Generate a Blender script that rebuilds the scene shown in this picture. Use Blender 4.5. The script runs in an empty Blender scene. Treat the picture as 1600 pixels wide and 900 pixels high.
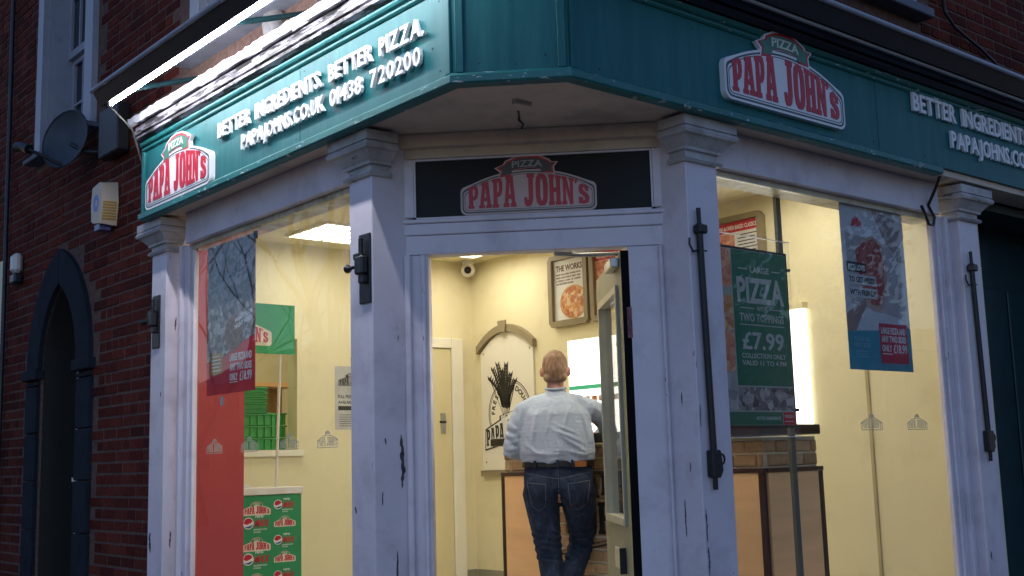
import bpy, bmesh, math, random
import numpy as np
from mathutils import Matrix, Vector
rnd = random.Random(7)
PI = math.pi
S2 = math.sqrt(.5)
SC = bpy.context.scene
COL = SC.collection

# ---------------------------------------------------------------- camera
f_px, pitch, roll, head = 1800., math.radians(8.51), math.radians(-1.65), math.radians(49.69)
fwh = Vector((math.cos(head), math.sin(head), 0)); rth = Vector((math.sin(head), -math.cos(head), 0)); zz = Vector((0, 0, 1))
fw = fwh*math.cos(pitch)+zz*math.sin(pitch); uu = -fwh*math.sin(pitch)+zz*math.cos(pitch)
rt = rth*math.cos(roll)+uu*math.sin(roll); up = -rth*math.sin(roll)+uu*math.cos(roll)
cam = bpy.data.cameras.new("camera"); cam.sensor_width = 36; cam.lens = 36*f_px/1600
cam.clip_start = .05; cam.clip_end = 2000
co = bpy.data.objects.new("camera", cam); COL.objects.link(co); SC.camera = co
m = Matrix((rt, up, -fw)).transposed().to_4x4(); m.translation = (-2.735, -3.22, 1.25); co.matrix_world = m

# ---------------------------------------------------------------- world: dusk sky
w = bpy.data.worlds.new("World"); SC.world = w; w.use_nodes = True
nt = w.node_tree; bg = nt.nodes['Background']
sky = nt.nodes.new('ShaderNodeTexSky'); sky.sky_type = 'NISHITA'; sky.sun_disc = False
sky.sun_elevation = math.radians(6.0); sky.sun_rotation = math.radians(45); sky.air_density = 1.0; sky.dust_density = .6; sky.ozone_density = 3.0
tn = nt.nodes.new('ShaderNodeMix'); tn.data_type = 'RGBA'; tn.blend_type = 'MULTIPLY'; tn.inputs[0].default_value = 1; tn.inputs[7].default_value = (1.22, .98, 1.13, 1)   # the phone's white balance
nt.links.new(sky.outputs[0], tn.inputs[6]); nt.links.new(tn.outputs[2], bg.inputs[0]); bg.inputs[1].default_value = 0.15
SC.view_settings.view_transform = 'Standard'; SC.view_settings.look = 'None'; SC.view_settings.exposure = 0.85; SC.view_settings.gamma = 1
SC.cycles.max_bounces = 8; SC.cycles.transparent_max_bounces = 16; SC.cycles.sample_clamp_indirect = 6

# ---------------------------------------------------------------- materials
MATS = {}
def nodes(name):
    mt = bpy.data.materials.new(name); mt.use_nodes = True
    return mt, mt.node_tree, mt.node_tree.nodes['Principled BSDF']
def tc(nt, scale=(1, 1, 1)):
    g = nt.nodes.new('ShaderNodeNewGeometry'); mp = nt.nodes.new('ShaderNodeMapping'); mp.inputs['Scale'].default_value = scale
    nt.links.new(g.outputs['Position'], mp.inputs['Vector']); return mp.outputs[0]
def noise(nt, scale, detail=4, vec=None, rough=.55):
    n = nt.nodes.new('ShaderNodeTexNoise'); n.inputs['Scale'].default_value = scale; n.inputs['Detail'].default_value = detail; n.inputs['Roughness'].default_value = rough
    nt.links.new(vec or tc(nt), n.inputs['Vector']); return n.outputs[0]
def ramp(nt, fac, stops):
    r = nt.nodes.new('ShaderNodeValToRGB'); e = r.color_ramp.elements
    while len(e) < len(stops): e.new(.5)
    for el, (p, c) in zip(e, stops): el.position = p; el.color = (*c, 1) if len(c) == 3 else c
    nt.links.new(fac, r.inputs[0]); return r.outputs[0]
def mixc(nt, fac, a, b, mode='MIX'):
    x = nt.nodes.new('ShaderNodeMix'); x.data_type = 'RGBA'; x.blend_type = mode
    for s, v in ((0, fac), (6, a), (7, b)):
        if hasattr(v, 'default_value'): nt.links.new(v, x.inputs[s])
        elif isinstance(v, (int, float)): x.inputs[s].default_value = v
        else: x.inputs[s].default_value = (*v, 1)
    return x.outputs[2]
def mat(name, col, rough=.5, metal=0., var=.12, scale=6, bump=0., bscale=40, dirt=None, dscale=9, dth=(.58, .66), stretch=(1, 1, 1), spec=.5, chips=None, cscale=(14, 14, 5), cth=(.7, .715), emit=None):
    if name in MATS: return MATS[name]
    mt, nt, p = nodes(name)
    lo = tuple(c*(1-var) for c in col); hi = tuple(min(1, c*(1+var)) for c in col)
    c = ramp(nt, noise(nt, scale, 5, tc(nt, stretch)), [(.3, lo), (.7, hi)])
    if dirt: c = mixc(nt, ramp(nt, noise(nt, dscale, 7, tc(nt, stretch), .65), [(dth[0], (0, 0, 0)), (dth[1], (1, 1, 1))]), c, dirt)
    if chips:
        f = ramp(nt, noise(nt, 1, 5, tc(nt, cscale), .6), [(cth[0], (0, 0, 0)), (cth[1], (1, 1, 1))]); c = mixc(nt, f, c, chips)
    nt.links.new(c, p.inputs['Base Color']); p.inputs['Roughness'].default_value = rough; p.inputs['Metallic'].default_value = metal
    p.inputs['Specular IOR Level'].default_value = spec
    if bump:
        b = nt.nodes.new('ShaderNodeBump'); b.inputs['Strength'].default_value = bump; b.inputs['Distance'].default_value = .004
        nt.links.new(noise(nt, bscale, 5, tc(nt, stretch)), b.inputs['Height']); nt.links.new(b.outputs[0], p.inputs['Normal'])
    if emit: p.inputs['Emission Color'].default_value = (*emit[0], 1); p.inputs['Emission Strength'].default_value = emit[1]
    MATS[name] = mt; return mt
def brickmat(name, cols, rough=.85, bump=.7):
    mt, nt, p = nodes(name); g = nt.nodes.new('ShaderNodeNewGeometry'); oi = nt.nodes.new('ShaderNodeObjectInfo')
    a = nt.nodes.new('ShaderNodeMath'); a.operation = 'ADD'; nt.links.new(g.outputs['Random Per Island'], a.inputs[0]); nt.links.new(oi.outputs['Random'], a.inputs[1])
    fr = nt.nodes.new('ShaderNodeMath'); fr.operation = 'FRACT'; nt.links.new(a.outputs[0], fr.inputs[0])
    c = ramp(nt, fr.outputs[0], [(i/(len(cols)-1), q) for i, q in enumerate(cols)])
    c = mixc(nt, ramp(nt, noise(nt, 30, 6), [(.35, (0, 0, 0)), (.75, (.6, .6, .6))]), c, tuple(x*.45 for x in cols[0]))
    c = mixc(nt, ramp(nt, noise(nt, 55, 6), [(.62, (0, 0, 0)), (.75, (.25, .25, .25))]), c, (.3, .22, .19))
    nt.links.new(c, p.inputs['Base Color']); p.inputs['Roughness'].default_value = rough; p.inputs['Specular IOR Level'].default_value = .08
    b = nt.nodes.new('ShaderNodeBump'); b.inputs['Strength'].default_value = bump; b.inputs['Distance'].default_value = .006
    nt.links.new(noise(nt, 90, 6), b.inputs['Height']); nt.links.new(b.outputs[0], p.inputs['Normal']); MATS[name] = mt; return mt
def voro(name, cols, scale=30, rough=.5, soft=False):
    mt, nt, p = nodes(name); v = nt.nodes.new('ShaderNodeTexVoronoi'); v.inputs['Scale'].default_value = scale
    n2 = noise(nt, scale*.6, 4); ad = nt.nodes.new('ShaderNodeVectorMath'); ad.operation = 'MULTIPLY_ADD'
    ad.inputs[1].default_value = (1, 1, 1); nt.links.new(tc(nt), ad.inputs[0])
    sc = nt.nodes.new('ShaderNodeVectorMath'); sc.operation = 'SCALE'; sc.inputs['Scale'].default_value = .06
    nt.links.new(noise_c(nt, scale*.5), sc.inputs[0]); nt.links.new(sc.outputs[0], ad.inputs[2]); nt.links.new(ad.outputs[0], v.inputs['Vector'])
    sp = nt.nodes.new('ShaderNodeSeparateColor'); nt.links.new(v.outputs['Color'], sp.inputs[0])
    c = ramp(nt, sp.outputs[0], [(i/(len(cols)-1), q) for i, q in enumerate(cols)])
    c = mixc(nt, .35, c, ramp(nt, n2, [(.3, cols[0]), (.7, cols[-1])]))
    nt.links.new(c, p.inputs['Base Color']); p.inputs['Roughness'].default_value = rough; MATS[name] = mt; return mt
def noise_c(nt, scale):
    n = nt.nodes.new('ShaderNodeTexNoise'); n.inputs['Scale'].default_value = scale; n.inputs['Detail'].default_value = 3
    nt.links.new(tc(nt), n.inputs['Vector']); return n.outputs[1]
def emis(name, col, s):
    mt, nt, p = nodes(name); p.inputs['Base Color'].default_value = (*[c*.8 for c in col], 1); p.inputs['Emission Color'].default_value = (*col, 1); p.inputs['Emission Strength'].default_value = s
    MATS[name] = mt; return mt
def glassmat(name, tint=(.97, .98, .98), gain=1.0, base=.045):
    mt, nt, p = nodes(name); nt.nodes.remove(p); out = nt.nodes['Material Output']
    t = nt.nodes.new('ShaderNodeBsdfTransparent'); t.inputs[0].default_value = (*tint, 1)
    g = nt.nodes.new('ShaderNodeBsdfGlossy'); g.inputs['Roughness'].default_value = .0
    lw = nt.nodes.new('ShaderNodeLayerWeight'); lw.inputs[0].default_value = .5
    pw = nt.nodes.new('ShaderNodeMath'); pw.operation = 'POWER'; pw.inputs[1].default_value = 5; nt.links.new(lw.outputs['Facing'], pw.inputs[0])
    ma = nt.nodes.new('ShaderNodeMath'); ma.operation = 'MULTIPLY_ADD'; ma.inputs[1].default_value = .95*gain; ma.inputs[2].default_value = base*gain; nt.links.new(pw.outputs[0], ma.inputs[0])
    x = nt.nodes.new('ShaderNodeMixShader'); nt.links.new(ma.outputs[0], x.inputs[0]); nt.links.new(t.outputs[0], x.inputs[1]); nt.links.new(g.outputs[0], x.inputs[2])
    nt.links.new(x.outputs[0], out.inputs[0]); MATS[name] = mt; return mt
def frosted(name, col, a):
    mt, nt, p = nodes(name); p.inputs['Base Color'].default_value = (*col, 1); p.inputs['Alpha'].default_value = a; p.inputs['Roughness'].default_value = .7; MATS[name] = mt; return mt

WHITE = mat('old_white_paint', (.72, .65, .69), .42, var=.05, scale=5, bump=.35, bscale=25, dirt=(.5, .43, .46), dscale=4, dth=(.5, .8), chips=(.07, .06, .065), cscale=(26, 26, 5), cth=(.70, .71))
WHITEC = mat('cracked_white_paint', (.5, .48, .47), .5, var=.12, scale=7, bump=.8, bscale=30, dirt=(.3, .27, .25), dscale=6, dth=(.45, .7), chips=(.04, .035, .035), cscale=(6, 6, 55), cth=(.66, .68))
WHITES = mat('soffit_glow_paint', (.7, .56, .43), .6, var=.12, scale=3, bump=.6, bscale=20, dirt=(.45, .37, .3), dscale=3, dth=(.45, .7))  # brown tone holds the warm interior glow on old white paint
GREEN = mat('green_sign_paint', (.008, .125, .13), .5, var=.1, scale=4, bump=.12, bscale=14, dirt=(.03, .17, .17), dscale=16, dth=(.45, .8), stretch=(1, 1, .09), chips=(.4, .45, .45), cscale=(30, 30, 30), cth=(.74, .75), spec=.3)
GREENE = mat('green_edge_worn', (.015, .15, .14), .4, var=.15, bump=.5, bscale=50, chips=(.5, .55, .56), cscale=(16, 16, 60), cth=(.635, .655))
DKGREEN = mat('dark_green_paint', (.006, .02, .016), .4, var=.15, bump=.2)
LEAFG = mat('door_green_paint', (.26, .25, .15), .5, var=.05, bump=.15)
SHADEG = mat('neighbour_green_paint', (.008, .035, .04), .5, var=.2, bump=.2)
LEAD = mat('painted_flashing', (.42, .41, .44), .5, var=.1, bump=.7, bscale=14, chips=(.05, .05, .06), cscale=(7, 7, 40), cth=(.68, .69), stretch=(1, 1, 1))
OLDW = mat('peeling_moulding', (.3, .28, .33), .5, var=.3, bump=1, bscale=30, chips=(.02, .018, .02), cscale=(5, 5, 60), cth=(.48, .51))
SIGNW = mat('sign_white', (.8, .79, .8), .35, var=.02)
RED = mat('sign_red', (.5, .012, .03), .35, var=.04); DKRED = mat('faded_red', (.5, .02, .03), .4)
RIB = mat('ribbon_green', (.06, .2, .14), .4); RIBD = mat('faded_ribbon', (.07, .06, .055), .4); CREAMT = mat('cream_print', (.7, .72, .62), .4)
FADEW = mat('faded_sign_pink', (.6, .42, .38), .4)
LINE = mat('sign_line_dark', (.03, .07, .07), .4); BLK = mat('black_iron', (.012, .012, .014), .45, var=.3, bump=.5, bscale=60)
BLACK = mat('black_print', (.015, .014, .013), .5); BLACKG = mat('black_transom_glass', (.006, .005, .005), .45, var=.1, spec=.25)
CREAM = mat('cream_wall_paint', (.74, .67, .43), .55, var=.04, scale=2, bump=.08, bscale=60, dirt=(.62, .54, .34), dscale=3.5, dth=(.55, .85))
CEIL = mat('ceiling_paint', (.76, .68, .45), .7, var=.02); IFRAME = mat('interior_white', (.78, .74, .6), .4, var=.03)
REDW = mat('red_wall_paint', (.42, .05, .048), .5, var=.03); FLOOR = mat('vinyl_floor', (.52, .49, .42), .45, var=.15, bump=.1)
TAUPE = mat('taupe_frame', (.26, .21, .12), .45, var=.05)
WOOD = mat('pale_wood_laminate', (.9, .54, .25), .4, var=.08, scale=2, stretch=(1, 1, 7)); DKW = mat('dark_wood_strip', (.05, .02, .012), .4); CTOP = mat('black_counter_top', (.02, .014, .008), .25)
BRICK = brickmat('red_brick', [(.10, .018, .012), (.14, .026, .017), (.065, .014, .011), (.17, .034, .021), (.115, .024, .016)])
MORT = mat('lime_mortar', (.14, .09, .075), .95, spec=.05, var=.25, scale=30, bump=.8, bscale=120)
IBRICK = brickmat('buff_counter_brick', [(.56, .36, .19), (.42, .25, .12), (.64, .44, .24), (.34, .19, .095)], .7, .5); IMORT = mat('pale_mortar', (.6, .5, .33), .9, bump=.5, bscale=80)
STONE = mat('painted_arch_stone', (.013, .02, .03), .8, spec=.1, var=.25, bump=.7, bscale=40); SILLS = mat('grey_sill_stone', (.12, .13, .16), .7, var=.2, bump=.6, bscale=30)
PLAST = mat('white_plastic', (.7, .66, .6), .4, var=.03); DKPL = mat('dark_grey_metal', (.022, .027, .036), .4, metal=.3, var=.1, bump=.1)
GLASS = glassmat('window_glass', gain=.9); DGLASS = glassmat('door_glass', gain=1.0); SASHG = mat('dark_window_glass', (.01, .014, .02), .06, var=.1)
TUBE = emis('led_tube_light', (.92, .93, 1), 100); PANEL = emis('ceiling_panel_light', (1, .94, .82), 7.2); PANELD = mat('panel_louvre', (.8, .8, .75), .4, emit=((1, .95, .8), 2.5))
MENUL = emis('lit_menu_panel', (1, .97, .86), 1.6); KITCH = emis('kitchen_lamp', (1, .93, .72), 5)
TEAL = mat('teal_metal', (.008, .035, .04), .4, var=.15)
PAPERW = mat('paper_white', (.72, .72, .68), .6); BLUEP = mat('print_blue', (.01, .05, .25), .4)
PGREEN = mat('banner_green', (.02, .26, .09), .5, var=.03); GRN = mat('crate_green', (.015, .27, .04), .4)

# ---------------------------------------------------------------- objects
OFF = {}
def tag(o, label=None, cat=None, group=None, kind=None):
    if label: o['label'] = label
    if cat: o['category'] = cat
    if group: o['group'] = group
    if kind: o['kind'] = kind
    return o
def thing(name, label, cat, loc=(0, 0, 0), group=None):
    o = bpy.data.objects.new(name, None); COL.objects.link(o); o.location = loc; o.empty_display_size = .1
    OFF[o.name] = Vector(loc); return tag(o, label, cat, group)
def xf(M, p):
    return M @ Vector(p) if M is not None else Vector(p)
class MB:
    def __init__(s, M=None): s.v = []; s.f = []; s.M = M; s.sm = []
    def add(s, vs, fs, smooth=False):
        b = len(s.v); s.v += [xf(s.M, p) for p in vs]; s.f += [tuple(b+i for i in f) for f in fs]; s.sm += [smooth]*len(fs); return s
    def box(s, a0, a1, b0, b1, c0, c1):
        vs = [(x, y, z) for x in (a0, a1) for y in (b0, b1) for z in (c0, c1)]
        return s.add(vs, [(0, 1, 3, 2), (4, 6, 7, 5), (0, 4, 5, 1), (2, 3, 7, 6), (0, 2, 6, 4), (1, 5, 7, 3)])
    def prism(s, pts, c0, c1):  # convex-ish polygon in ab plane
        n = len(pts); vs = [(x, y, c0) for x, y in pts]+[(x, y, c1) for x, y in pts]
        return s.add(vs, [tuple(range(n))[::-1], tuple(range(n, 2*n))]+[(i, (i+1) % n, n+(i+1) % n, n+i) for i in range(n)])
    def tube(s, pts, r, n=8, r2=None, caps=True):
        pts = [Vector(p) for p in pts]; vs = []; N = len(pts)
        rr = r if isinstance(r, (list, tuple)) else [r+(r2-r)*i/(N-1) if r2 is not None else r for i in range(N)]
        ref = None
        for i, p in enumerate(pts):
            d = (pts[min(i+1, N-1)]-pts[max(i-1, 0)]).normalized()
            if ref is None: ref = d.orthogonal().normalized()
            x = (ref-d*ref.dot(d)).normalized(); ref = x; y = d.cross(x)
            vs += [p+(x*math.cos(2*PI*k/n)+y*math.sin(2*PI*k/n))*rr[i] for k in range(n)]
        fs = [(i*n+k, i*n+(k+1) % n, (i+1)*n+(k+1) % n, (i+1)*n+k) for i in range(N-1) for k in range(n)]
        s.add(vs, fs, True)
        if caps: s.add(vs[:n], [tuple(range(n))[::-1]]); s.add(vs[-n:], [tuple(range(n))])
        return s
    def lathe(s, prof, n=24, c=(0, 0), axis='c'):  # prof: (r, h) about local third axis
        vs = []; N = len(prof)
        for r, h in prof: vs += [(c[0]+r*math.cos(2*PI*k/n), c[1]+r*math.sin(2*PI*k/n), h) for k in range(n)]
        fs = [(i*n+k, i*n+(k+1) % n, (i+1)*n+(k+1) % n, (i+1)*n+k) for i in range(N-1) for k in range(n)]
        return s.add(vs, fs, True)
    def arr(s, A, M2=None):
        vs, fs = A
        return s.add([M2 @ Vector(p) for p in vs] if M2 is not None else vs, fs)
    def build(s, name, mt, parent=None, bevel=0):
        off = OFF[parent.name] if parent is not None else Vector((0, 0, 0))
        me = bpy.data.meshes.new(name); me.from_pydata([tuple(v-off) for v in s.v], [], s.f)
        me.polygons.foreach_set('use_smooth', s.sm)
        bm = bmesh.new(); bm.from_mesh(me); bmesh.ops.recalc_face_normals(bm, faces=bm.faces)
        if bevel: bmesh.ops.bevel(bm, geom=list(bm.edges), offset=bevel, segments=1, affect='EDGES', clamp_overlap=True)
        bm.to_mesh(me); bm.free(); me.materials.append(mt)
        o = bpy.data.objects.new(name, me); COL.objects.link(o)
        if parent is not None: o.parent = parent
        OFF[o.name] = off; return o
def solo(mb, name, mt, label, cat, group=None, bevel=0):  # a thing that is one mesh; origin at its middle
    c = Vector([sum(v[i] for v in mb.v)/len(mb.v) for i in range(3)])
    mb.v = [v-c for v in mb.v]; o = mb.build(name, mt, None, bevel); o.location = c; return tag(o, label, cat, group)

def FR(x, y, z=0.): return Matrix(((1, 0, 0, x), (0, 0, -1, y), (0, 1, 0, z), (0, 0, 0, 1)))        # faces -Y: u=+X v=Z w=-Y
def FL(x, y, z=0.): return Matrix(((0, 0, -1, x), (-1, 0, 0, y), (0, 1, 0, z), (0, 0, 0, 1)))       # faces -X: u=-Y v=Z w=-X
def FD(D, s=0., z=0.): return Matrix(((S2, 0, -S2, D/2+s*S2), (-S2, 0, -S2, D/2-s*S2), (0, 1, 0, z), (0, 0, 0, 1)))
def TR(x=0, y=0, z=0): return Matrix.Translation((x, y, z))

def curve_arr(polys, c0, c1):
    c = bpy.data.curves.new('tmp', 'CURVE'); c.dimensions = '2D'; c.fill_mode = 'BOTH'; c.extrude = abs(c1-c0)/2
    for pts in polys:
        sp = c.splines.new('POLY'); sp.points.add(len(pts)-1); sp.use_cyclic_u = True
        for q, (x, y) in zip(sp.points, pts): q.co = (x, y, 0, 1)
    return conv(c, (c0+c1)/2)
def conv(c, zc):
    o = bpy.data.objects.new('tmp', c); me = bpy.data.meshes.new_from_object(o)
    vs = [Vector((v.co.x, v.co.y, v.co.z+zc)) for v in me.vertices]; fs = [tuple(p.vertices) for p in me.polygons]
    bpy.data.objects.remove(o); bpy.data.meshes.remove(me)
    if c.__class__.__name__ == 'TextCurve': bpy.data.curves.remove(c)
    else: bpy.data.curves.remove(c)
    return vs, fs
TXC = {}
def text_arr(t, bold=.03, c0=0., c1=.001):
    k = (t, bold, round(c0, 5), round(c1, 5))
    if k not in TXC:
        c = bpy.data.curves.new('tmp', 'FONT'); c.body = t; c.offset = bold; c.extrude = abs(c1-c0)/2; c.resolution_u = 2
        vs, fs = conv(c, (c0+c1)/2); xs = [v.x for v in vs] or [0, 1]; TXC[k] = (vs, fs, min(xs), max(xs))
    return TXC[k]
def put_text(mb, t, u0, u1, v0, h, c0, c1, bold=.03, warp=None):
    """text fitted between u0 and u1, capitals h high from baseline v0"""
    vs, fs, a, b = text_arr(t, min(bold, .022 if any(c in '£0689' for c in t) else .034), c0, c1); k = (u1-u0)/(b-a)
    out = [Vector((u0+(p.x-a)*k, v0+p.y*h/.73, p.z)) for p in vs]
    if warp: out = [warp(p) for p in out]
    mb.add(out, fs); return mb

# slab-serif letters of the shop logo, unit cells
GL = {
 'P': ([[(0, 0), (.62, 0), (.62, .12), (.5, .12), (.5, .36), (.7, .36), (.9, .44), (1, .6), (1, .8), (.92, .93), (.72, 1), (0, 1), (0, .88), (.1, .88), (.1, .12), (0, .12)], [(.48, .52), (.6, .53), (.66, .6), (.66, .78), (.6, .85), (.48, .86)]], .8),
 'A': ([[(0, 0), (.46, 0), (.46, .12), (.37, .12), (.4, .26), (.62, .26), (.65, .12), (.56, .12), (.56, 0), (1, 0), (1, .12), (.93, .12), (.76, 1), (.2, 1), (.2, .88), (.27, .88), (.08, .12), (0, .12)], [(.43, .4), (.59, .4), (.51, .8)]], 1.),
 'J': ([[(.28, 1), (.28, .88), (.42, .88), (.42, .3), (.37, .18), (.3, .2), (.28, .28), (0, .28), (.02, .1), (.16, 0), (.5, 0), (.72, .06), (.84, .22), (.84, .88), (.96, .88), (.96, 1)]], .85),
 'O': ([[(.3, 0), (.7, 0), (.92, .1), (1, .3), (1, .7), (.92, .9), (.7, 1), (.3, 1), (.08, .9), (0, .7), (0, .3), (.08, .1)], [(.44, .16), (.38, .3), (.38, .7), (.44, .84), (.56, .84), (.62, .7), (.62, .3), (.56, .16)]], .95),
 'H': ([[(0, 0), (.46, 0), (.46, .12), (.4, .12), (.4, .42), (.6, .42), (.6, .12), (.54, .12), (.54, 0), (1, 0), (1, .12), (.93, .12), (.93, .88), (1, .88), (1, 1), (.54, 1), (.54, .88), (.6, .88), (.6, .58), (.4, .58), (.4, .88), (.46, .88), (.46, 1), (0, 1), (0, .88), (.07, .88), (.07, .12), (0, .12)]], .98),
 'N': ([[(0, 0), (.4, 0), (.4, .12), (.32, .12), (.32, .6), (.62, 0), (.9, 0), (.9, .88), (1, .88), (1, 1), (.58, 1), (.58, .88), (.66, .88), (.66, .42), (.38, 1), (0, 1), (0, .88), (.08, .88), (.08, .12), (0, .12)]], .95),
 'S': ([[(0, 0), (.12, .04), (.3, 0), (.7, 0), (.92, .08), (1, .22), (1, .4), (.9, .52), (.45, .68), (.4, .76), (.45, .85), (.56, .84), (.62, .68), (.93, .68), (.93, 1), (.8, .96), (.6, 1), (.3, 1), (.08, .92), (0, .78), (0, .62), (.08, .52), (.55, .34), (.6, .26), (.56, .17), (.46, .16), (.36, .34), (0, .34)]], .8),
 "'": ([[(0, .82), (.5, .82), (1, 1), (.1, 1)]], .22), ' ': (None, .5)}
GLC = {}
def glyph(ch, c0, c1):
    k = (ch, round(c0, 5), round(c1, 5))
    if k not in GLC: GLC[k] = curve_arr(GL[ch][0], c0, c1)
    return GLC[k]
def arc_plate(ins, n=18):
    L, Rr, bot = ins, 1-ins, ins; r = max(.045-ins*.5, .015); pts = []
    def corner(cx, cy, a0, a1): return [(cx+r*math.cos(math.radians(a0+(a1-a0)*i/5)), cy+r*math.sin(math.radians(a0+(a1-a0)*i/5))) for i in range(6)]
    top = lambda u: .17+.135*(1-(2*u-1)**2)-ins
    pts += corner(L+r, bot+r, 180, 270)+corner(Rr-r, bot+r, 270, 360)+corner(Rr-r, .17-ins-.0, 0, 60)
    for i in range(n+1):
        u = Rr-r-(Rr-L-2*r)*i/n
        if .03 < i/n < .97: pts.append((u, top(u)+.02))
    pts += corner(L+r, .17-ins-.0, 120, 180); return pts
LOGO_T = "PAPA JOHN'S"
def logo(M, W, parent, depth=.03, mats=None, joined=False, ribbon=True):
    wht, red, line, rib, crm = mats or (SIGNW, RED, LINE, RIB, CREAMT)
    S = Matrix.Diagonal((W, W, 1, 1)); d = depth; e = .0012 if depth > .006 else .0006
    plate = MB(M @ S).arr(curve_arr([arc_plate(0)], 0, d)); plate.build('plate', wht, parent)
    MB(M @ S).arr(curve_arr([arc_plate(.013), arc_plate(.022)], d, d+e)).build('outline', line, parent)
    MB(M @ S).arr(curve_arr([arc_plate(.030), arc_plate(.034)], d, d+e)).build('outline', line, parent)
    if ribbon:
        rb = [(.277, .345), (.335, .365), (.35, .385), (.42, .41), (.5, .418), (.58, .41), (.645, .385), (.66, .37), (.705, .368), (.678, .342), (.682, .297), (.60, .300), (.60, .322), (.55, .335), (.5, .338), (.45, .335), (.38, .320), (.38, .290), (.302, .28), (.312, .32)]
        def sc(k, pts): return [(.49+(x-.49)*k, .350+(y-.350)*(1+(k-1)*3)) for x, y in pts]
        MB(M @ S).arr(curve_arr([sc(1.1, rb)], d*.3, d+e*1.5)).build('ribbon_border', wht, parent)
        MB(M @ S).arr(curve_arr([sc(1.045, rb)], d*.3, d+e*2.4)).build('ribbon_edge', red, parent)
        MB(M @ S).arr(curve_arr([sc(.97, rb)], d*.3, d+e*3.4)).build('ribbon', rib, parent)
        mb = MB(M @ S); put_text(mb, 'PIZZA', .385, .61, .346, .050, d+e*3.4, d+e*4.6, .02, lambda p: Vector((p.x, p.y-.45*(p.x-.5)**2, p.z))); mb.build('ribbon_lettering', crm, parent)
    tot = sum(GL[c][1] for c in LOGO_T)+.06*(len(LOGO_T)-1); x = .055; k = .89/tot; allm = MB(M @ S)
    for ch in LOGO_T:
        wd = GL[ch][1]*k
        if ch != ' ':
            vs, fs = glyph(ch, d, d+max(e*3, .001)); mb = allm if joined else MB(M @ S)
            out = []
            for p in vs:
                u = x+p.x*wd; H = .135+.115*(1-(2*u-1)**2)-(.006 if ch != 'S' else .03); out.append((u, .047+p.y*H, p.z))
            mb.add(out, fs)
            if not joined: mb.build('letter', red, parent)
        x += wd+.06*k
    if joined: allm.build('lettering', red, parent)

def sweep(path, prof, seg=None, M=None):
    """path: xy points, walls outside is to the right-hand... offset n given by left side; prof: closed polygon of (w outward, z)"""
    P = [Vector(p) for p in path]; N = len(P); nor = []
    for i in range(N):
        ns = []
        if i > 0: d = (P[i]-P[i-1]).normalized(); ns.append(Vector((d.y, -d.x)))
        if i < N-1: d = (P[i+1]-P[i]).normalized(); ns.append(Vector((d.y, -d.x)))
        if len(ns) == 2: b = (ns[0]+ns[1]).normalized(); nor.append(b/max(.2, b.dot(ns[0])))
        else: nor.append(ns[0])
    rng = range(N) if seg is None else range(seg[0], seg[1]+1); idx = list(rng); k = len(prof); mb = MB(M); vs = []
    for i in idx: vs += [(P[i].x+nor[i].x*w, P[i].y+nor[i].y*w, z) for w, z in prof]
    fs = [(a*k+j, a*k+(j+1) % k, (a+1)*k+(j+1) % k, (a+1)*k+j) for a in range(len(idx)-1) for j in range(k)]
    fs += [tuple(range(k)), tuple(range((len(idx)-1)*k, len(idx)*k))]
    mb.add(vs, fs); return mb

# ================================================================ ground
g = MB(); g.box(-60, 60, -60, 60, -.2, 0); tag(g.build('road', mat('asphalt', (.05, .05, .052), .85, var=.3, bump=.6, bscale=80)), kind='structure')
def pave():
    mb = MB(); mb.add([(x, y, z) for z in (.004, .12) for x, y in ((-1.9, 9), (-1.9, -1.2), (-1.2, -1.9), (9, -1.9), (9, .4), (.4, .4), (.4, 9))],
                      [tuple(range(7))[::-1], tuple(range(7, 14))]+[(i, (i+1) % 7, 7+(i+1) % 7, 7+i) for i in range(7)])
    return mb.build('pavement', mat('paving', (.2, .19, .18), .85, var=.2, bump=.5, bscale=60))
tag(pave(), kind='structure')

# ================================================================ building
B = thing('corner_building', 'dark red brick corner building with painted sash windows above the green shopfront', 'building', (0, 0, 0))
LW = FL(.212, 0); RW = FR(0, .212)
def arch_pts(half, spring, apex, base, cx, n=10):
    """pointed arch outline, u coordinates around cx"""
    h = apex-spring; R = (half*half+h*h)/(2*half); pts = [(cx-half, base), (cx-half, spring)]
    a1 = math.asin(h/R)
    for i in range(1, n): a = PI-a1*i/n; pts.append((cx-half+R+R*math.cos(a), spring+R*math.sin(a)))
    pts.append((cx, apex))
    for i in range(n-1, 0, -1): a = a1*i/n; pts.append((cx+half-R+R*math.cos(a), spring+R*math.sin(a)))
    pts += [(cx+half, spring), (cx+half, base)]; return pts
AC = -5.455
hole_arch = arch_pts(.40, 2.05, 2.655, .1, AC)
wl = MB(LW).arr(curve_arr([[(-9, 0), (-3.545, 0), (-3.545, 2.81), (-.2, 2.81), (-.2, 6.6), (-9, 6.6)], hole_arch, [(-5.96, 3.79), (-5.0, 3.79), (-5.0, 5.6), (-5.96, 5.6)], [(-3.08, 3.85), (-1.95, 3.85), (-1.95, 5.6), (-3.08, 5.6)]], -.26, 0))
wl.build('wall', MORT, B)
wr = MB(RW).arr(curve_arr([[(.2, 2.81), (5.2, 2.81), (5.2, 0), (9, 0), (9, 6.6), (.2, 6.6)], [(2.2, 3.88), (3.2, 3.88), (3.2, 5.6), (2.2, 5.6)]], -.26, 0))
wr.build('wall', MORT, B)
MB(FD(.62)).box(-.2, .2, 2.81, 6.6, -.25, 0).build('wall', MORT, B)
rf = MB(); rf.prism([(-.1, 9.1), (-.1, .5), (.5, -.1), (9.1, -.1), (9.1, 9.1)], 6.6, 6.75); rf.build('roof', mat('slate', (.05, .055, .065), .6), B)
MB().prism([(.23, 9), (.23, .55), (.55, .23), (9, .23), (9, 9)], 3.2, 3.3).build('floor_slab', MORT, B)

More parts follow.
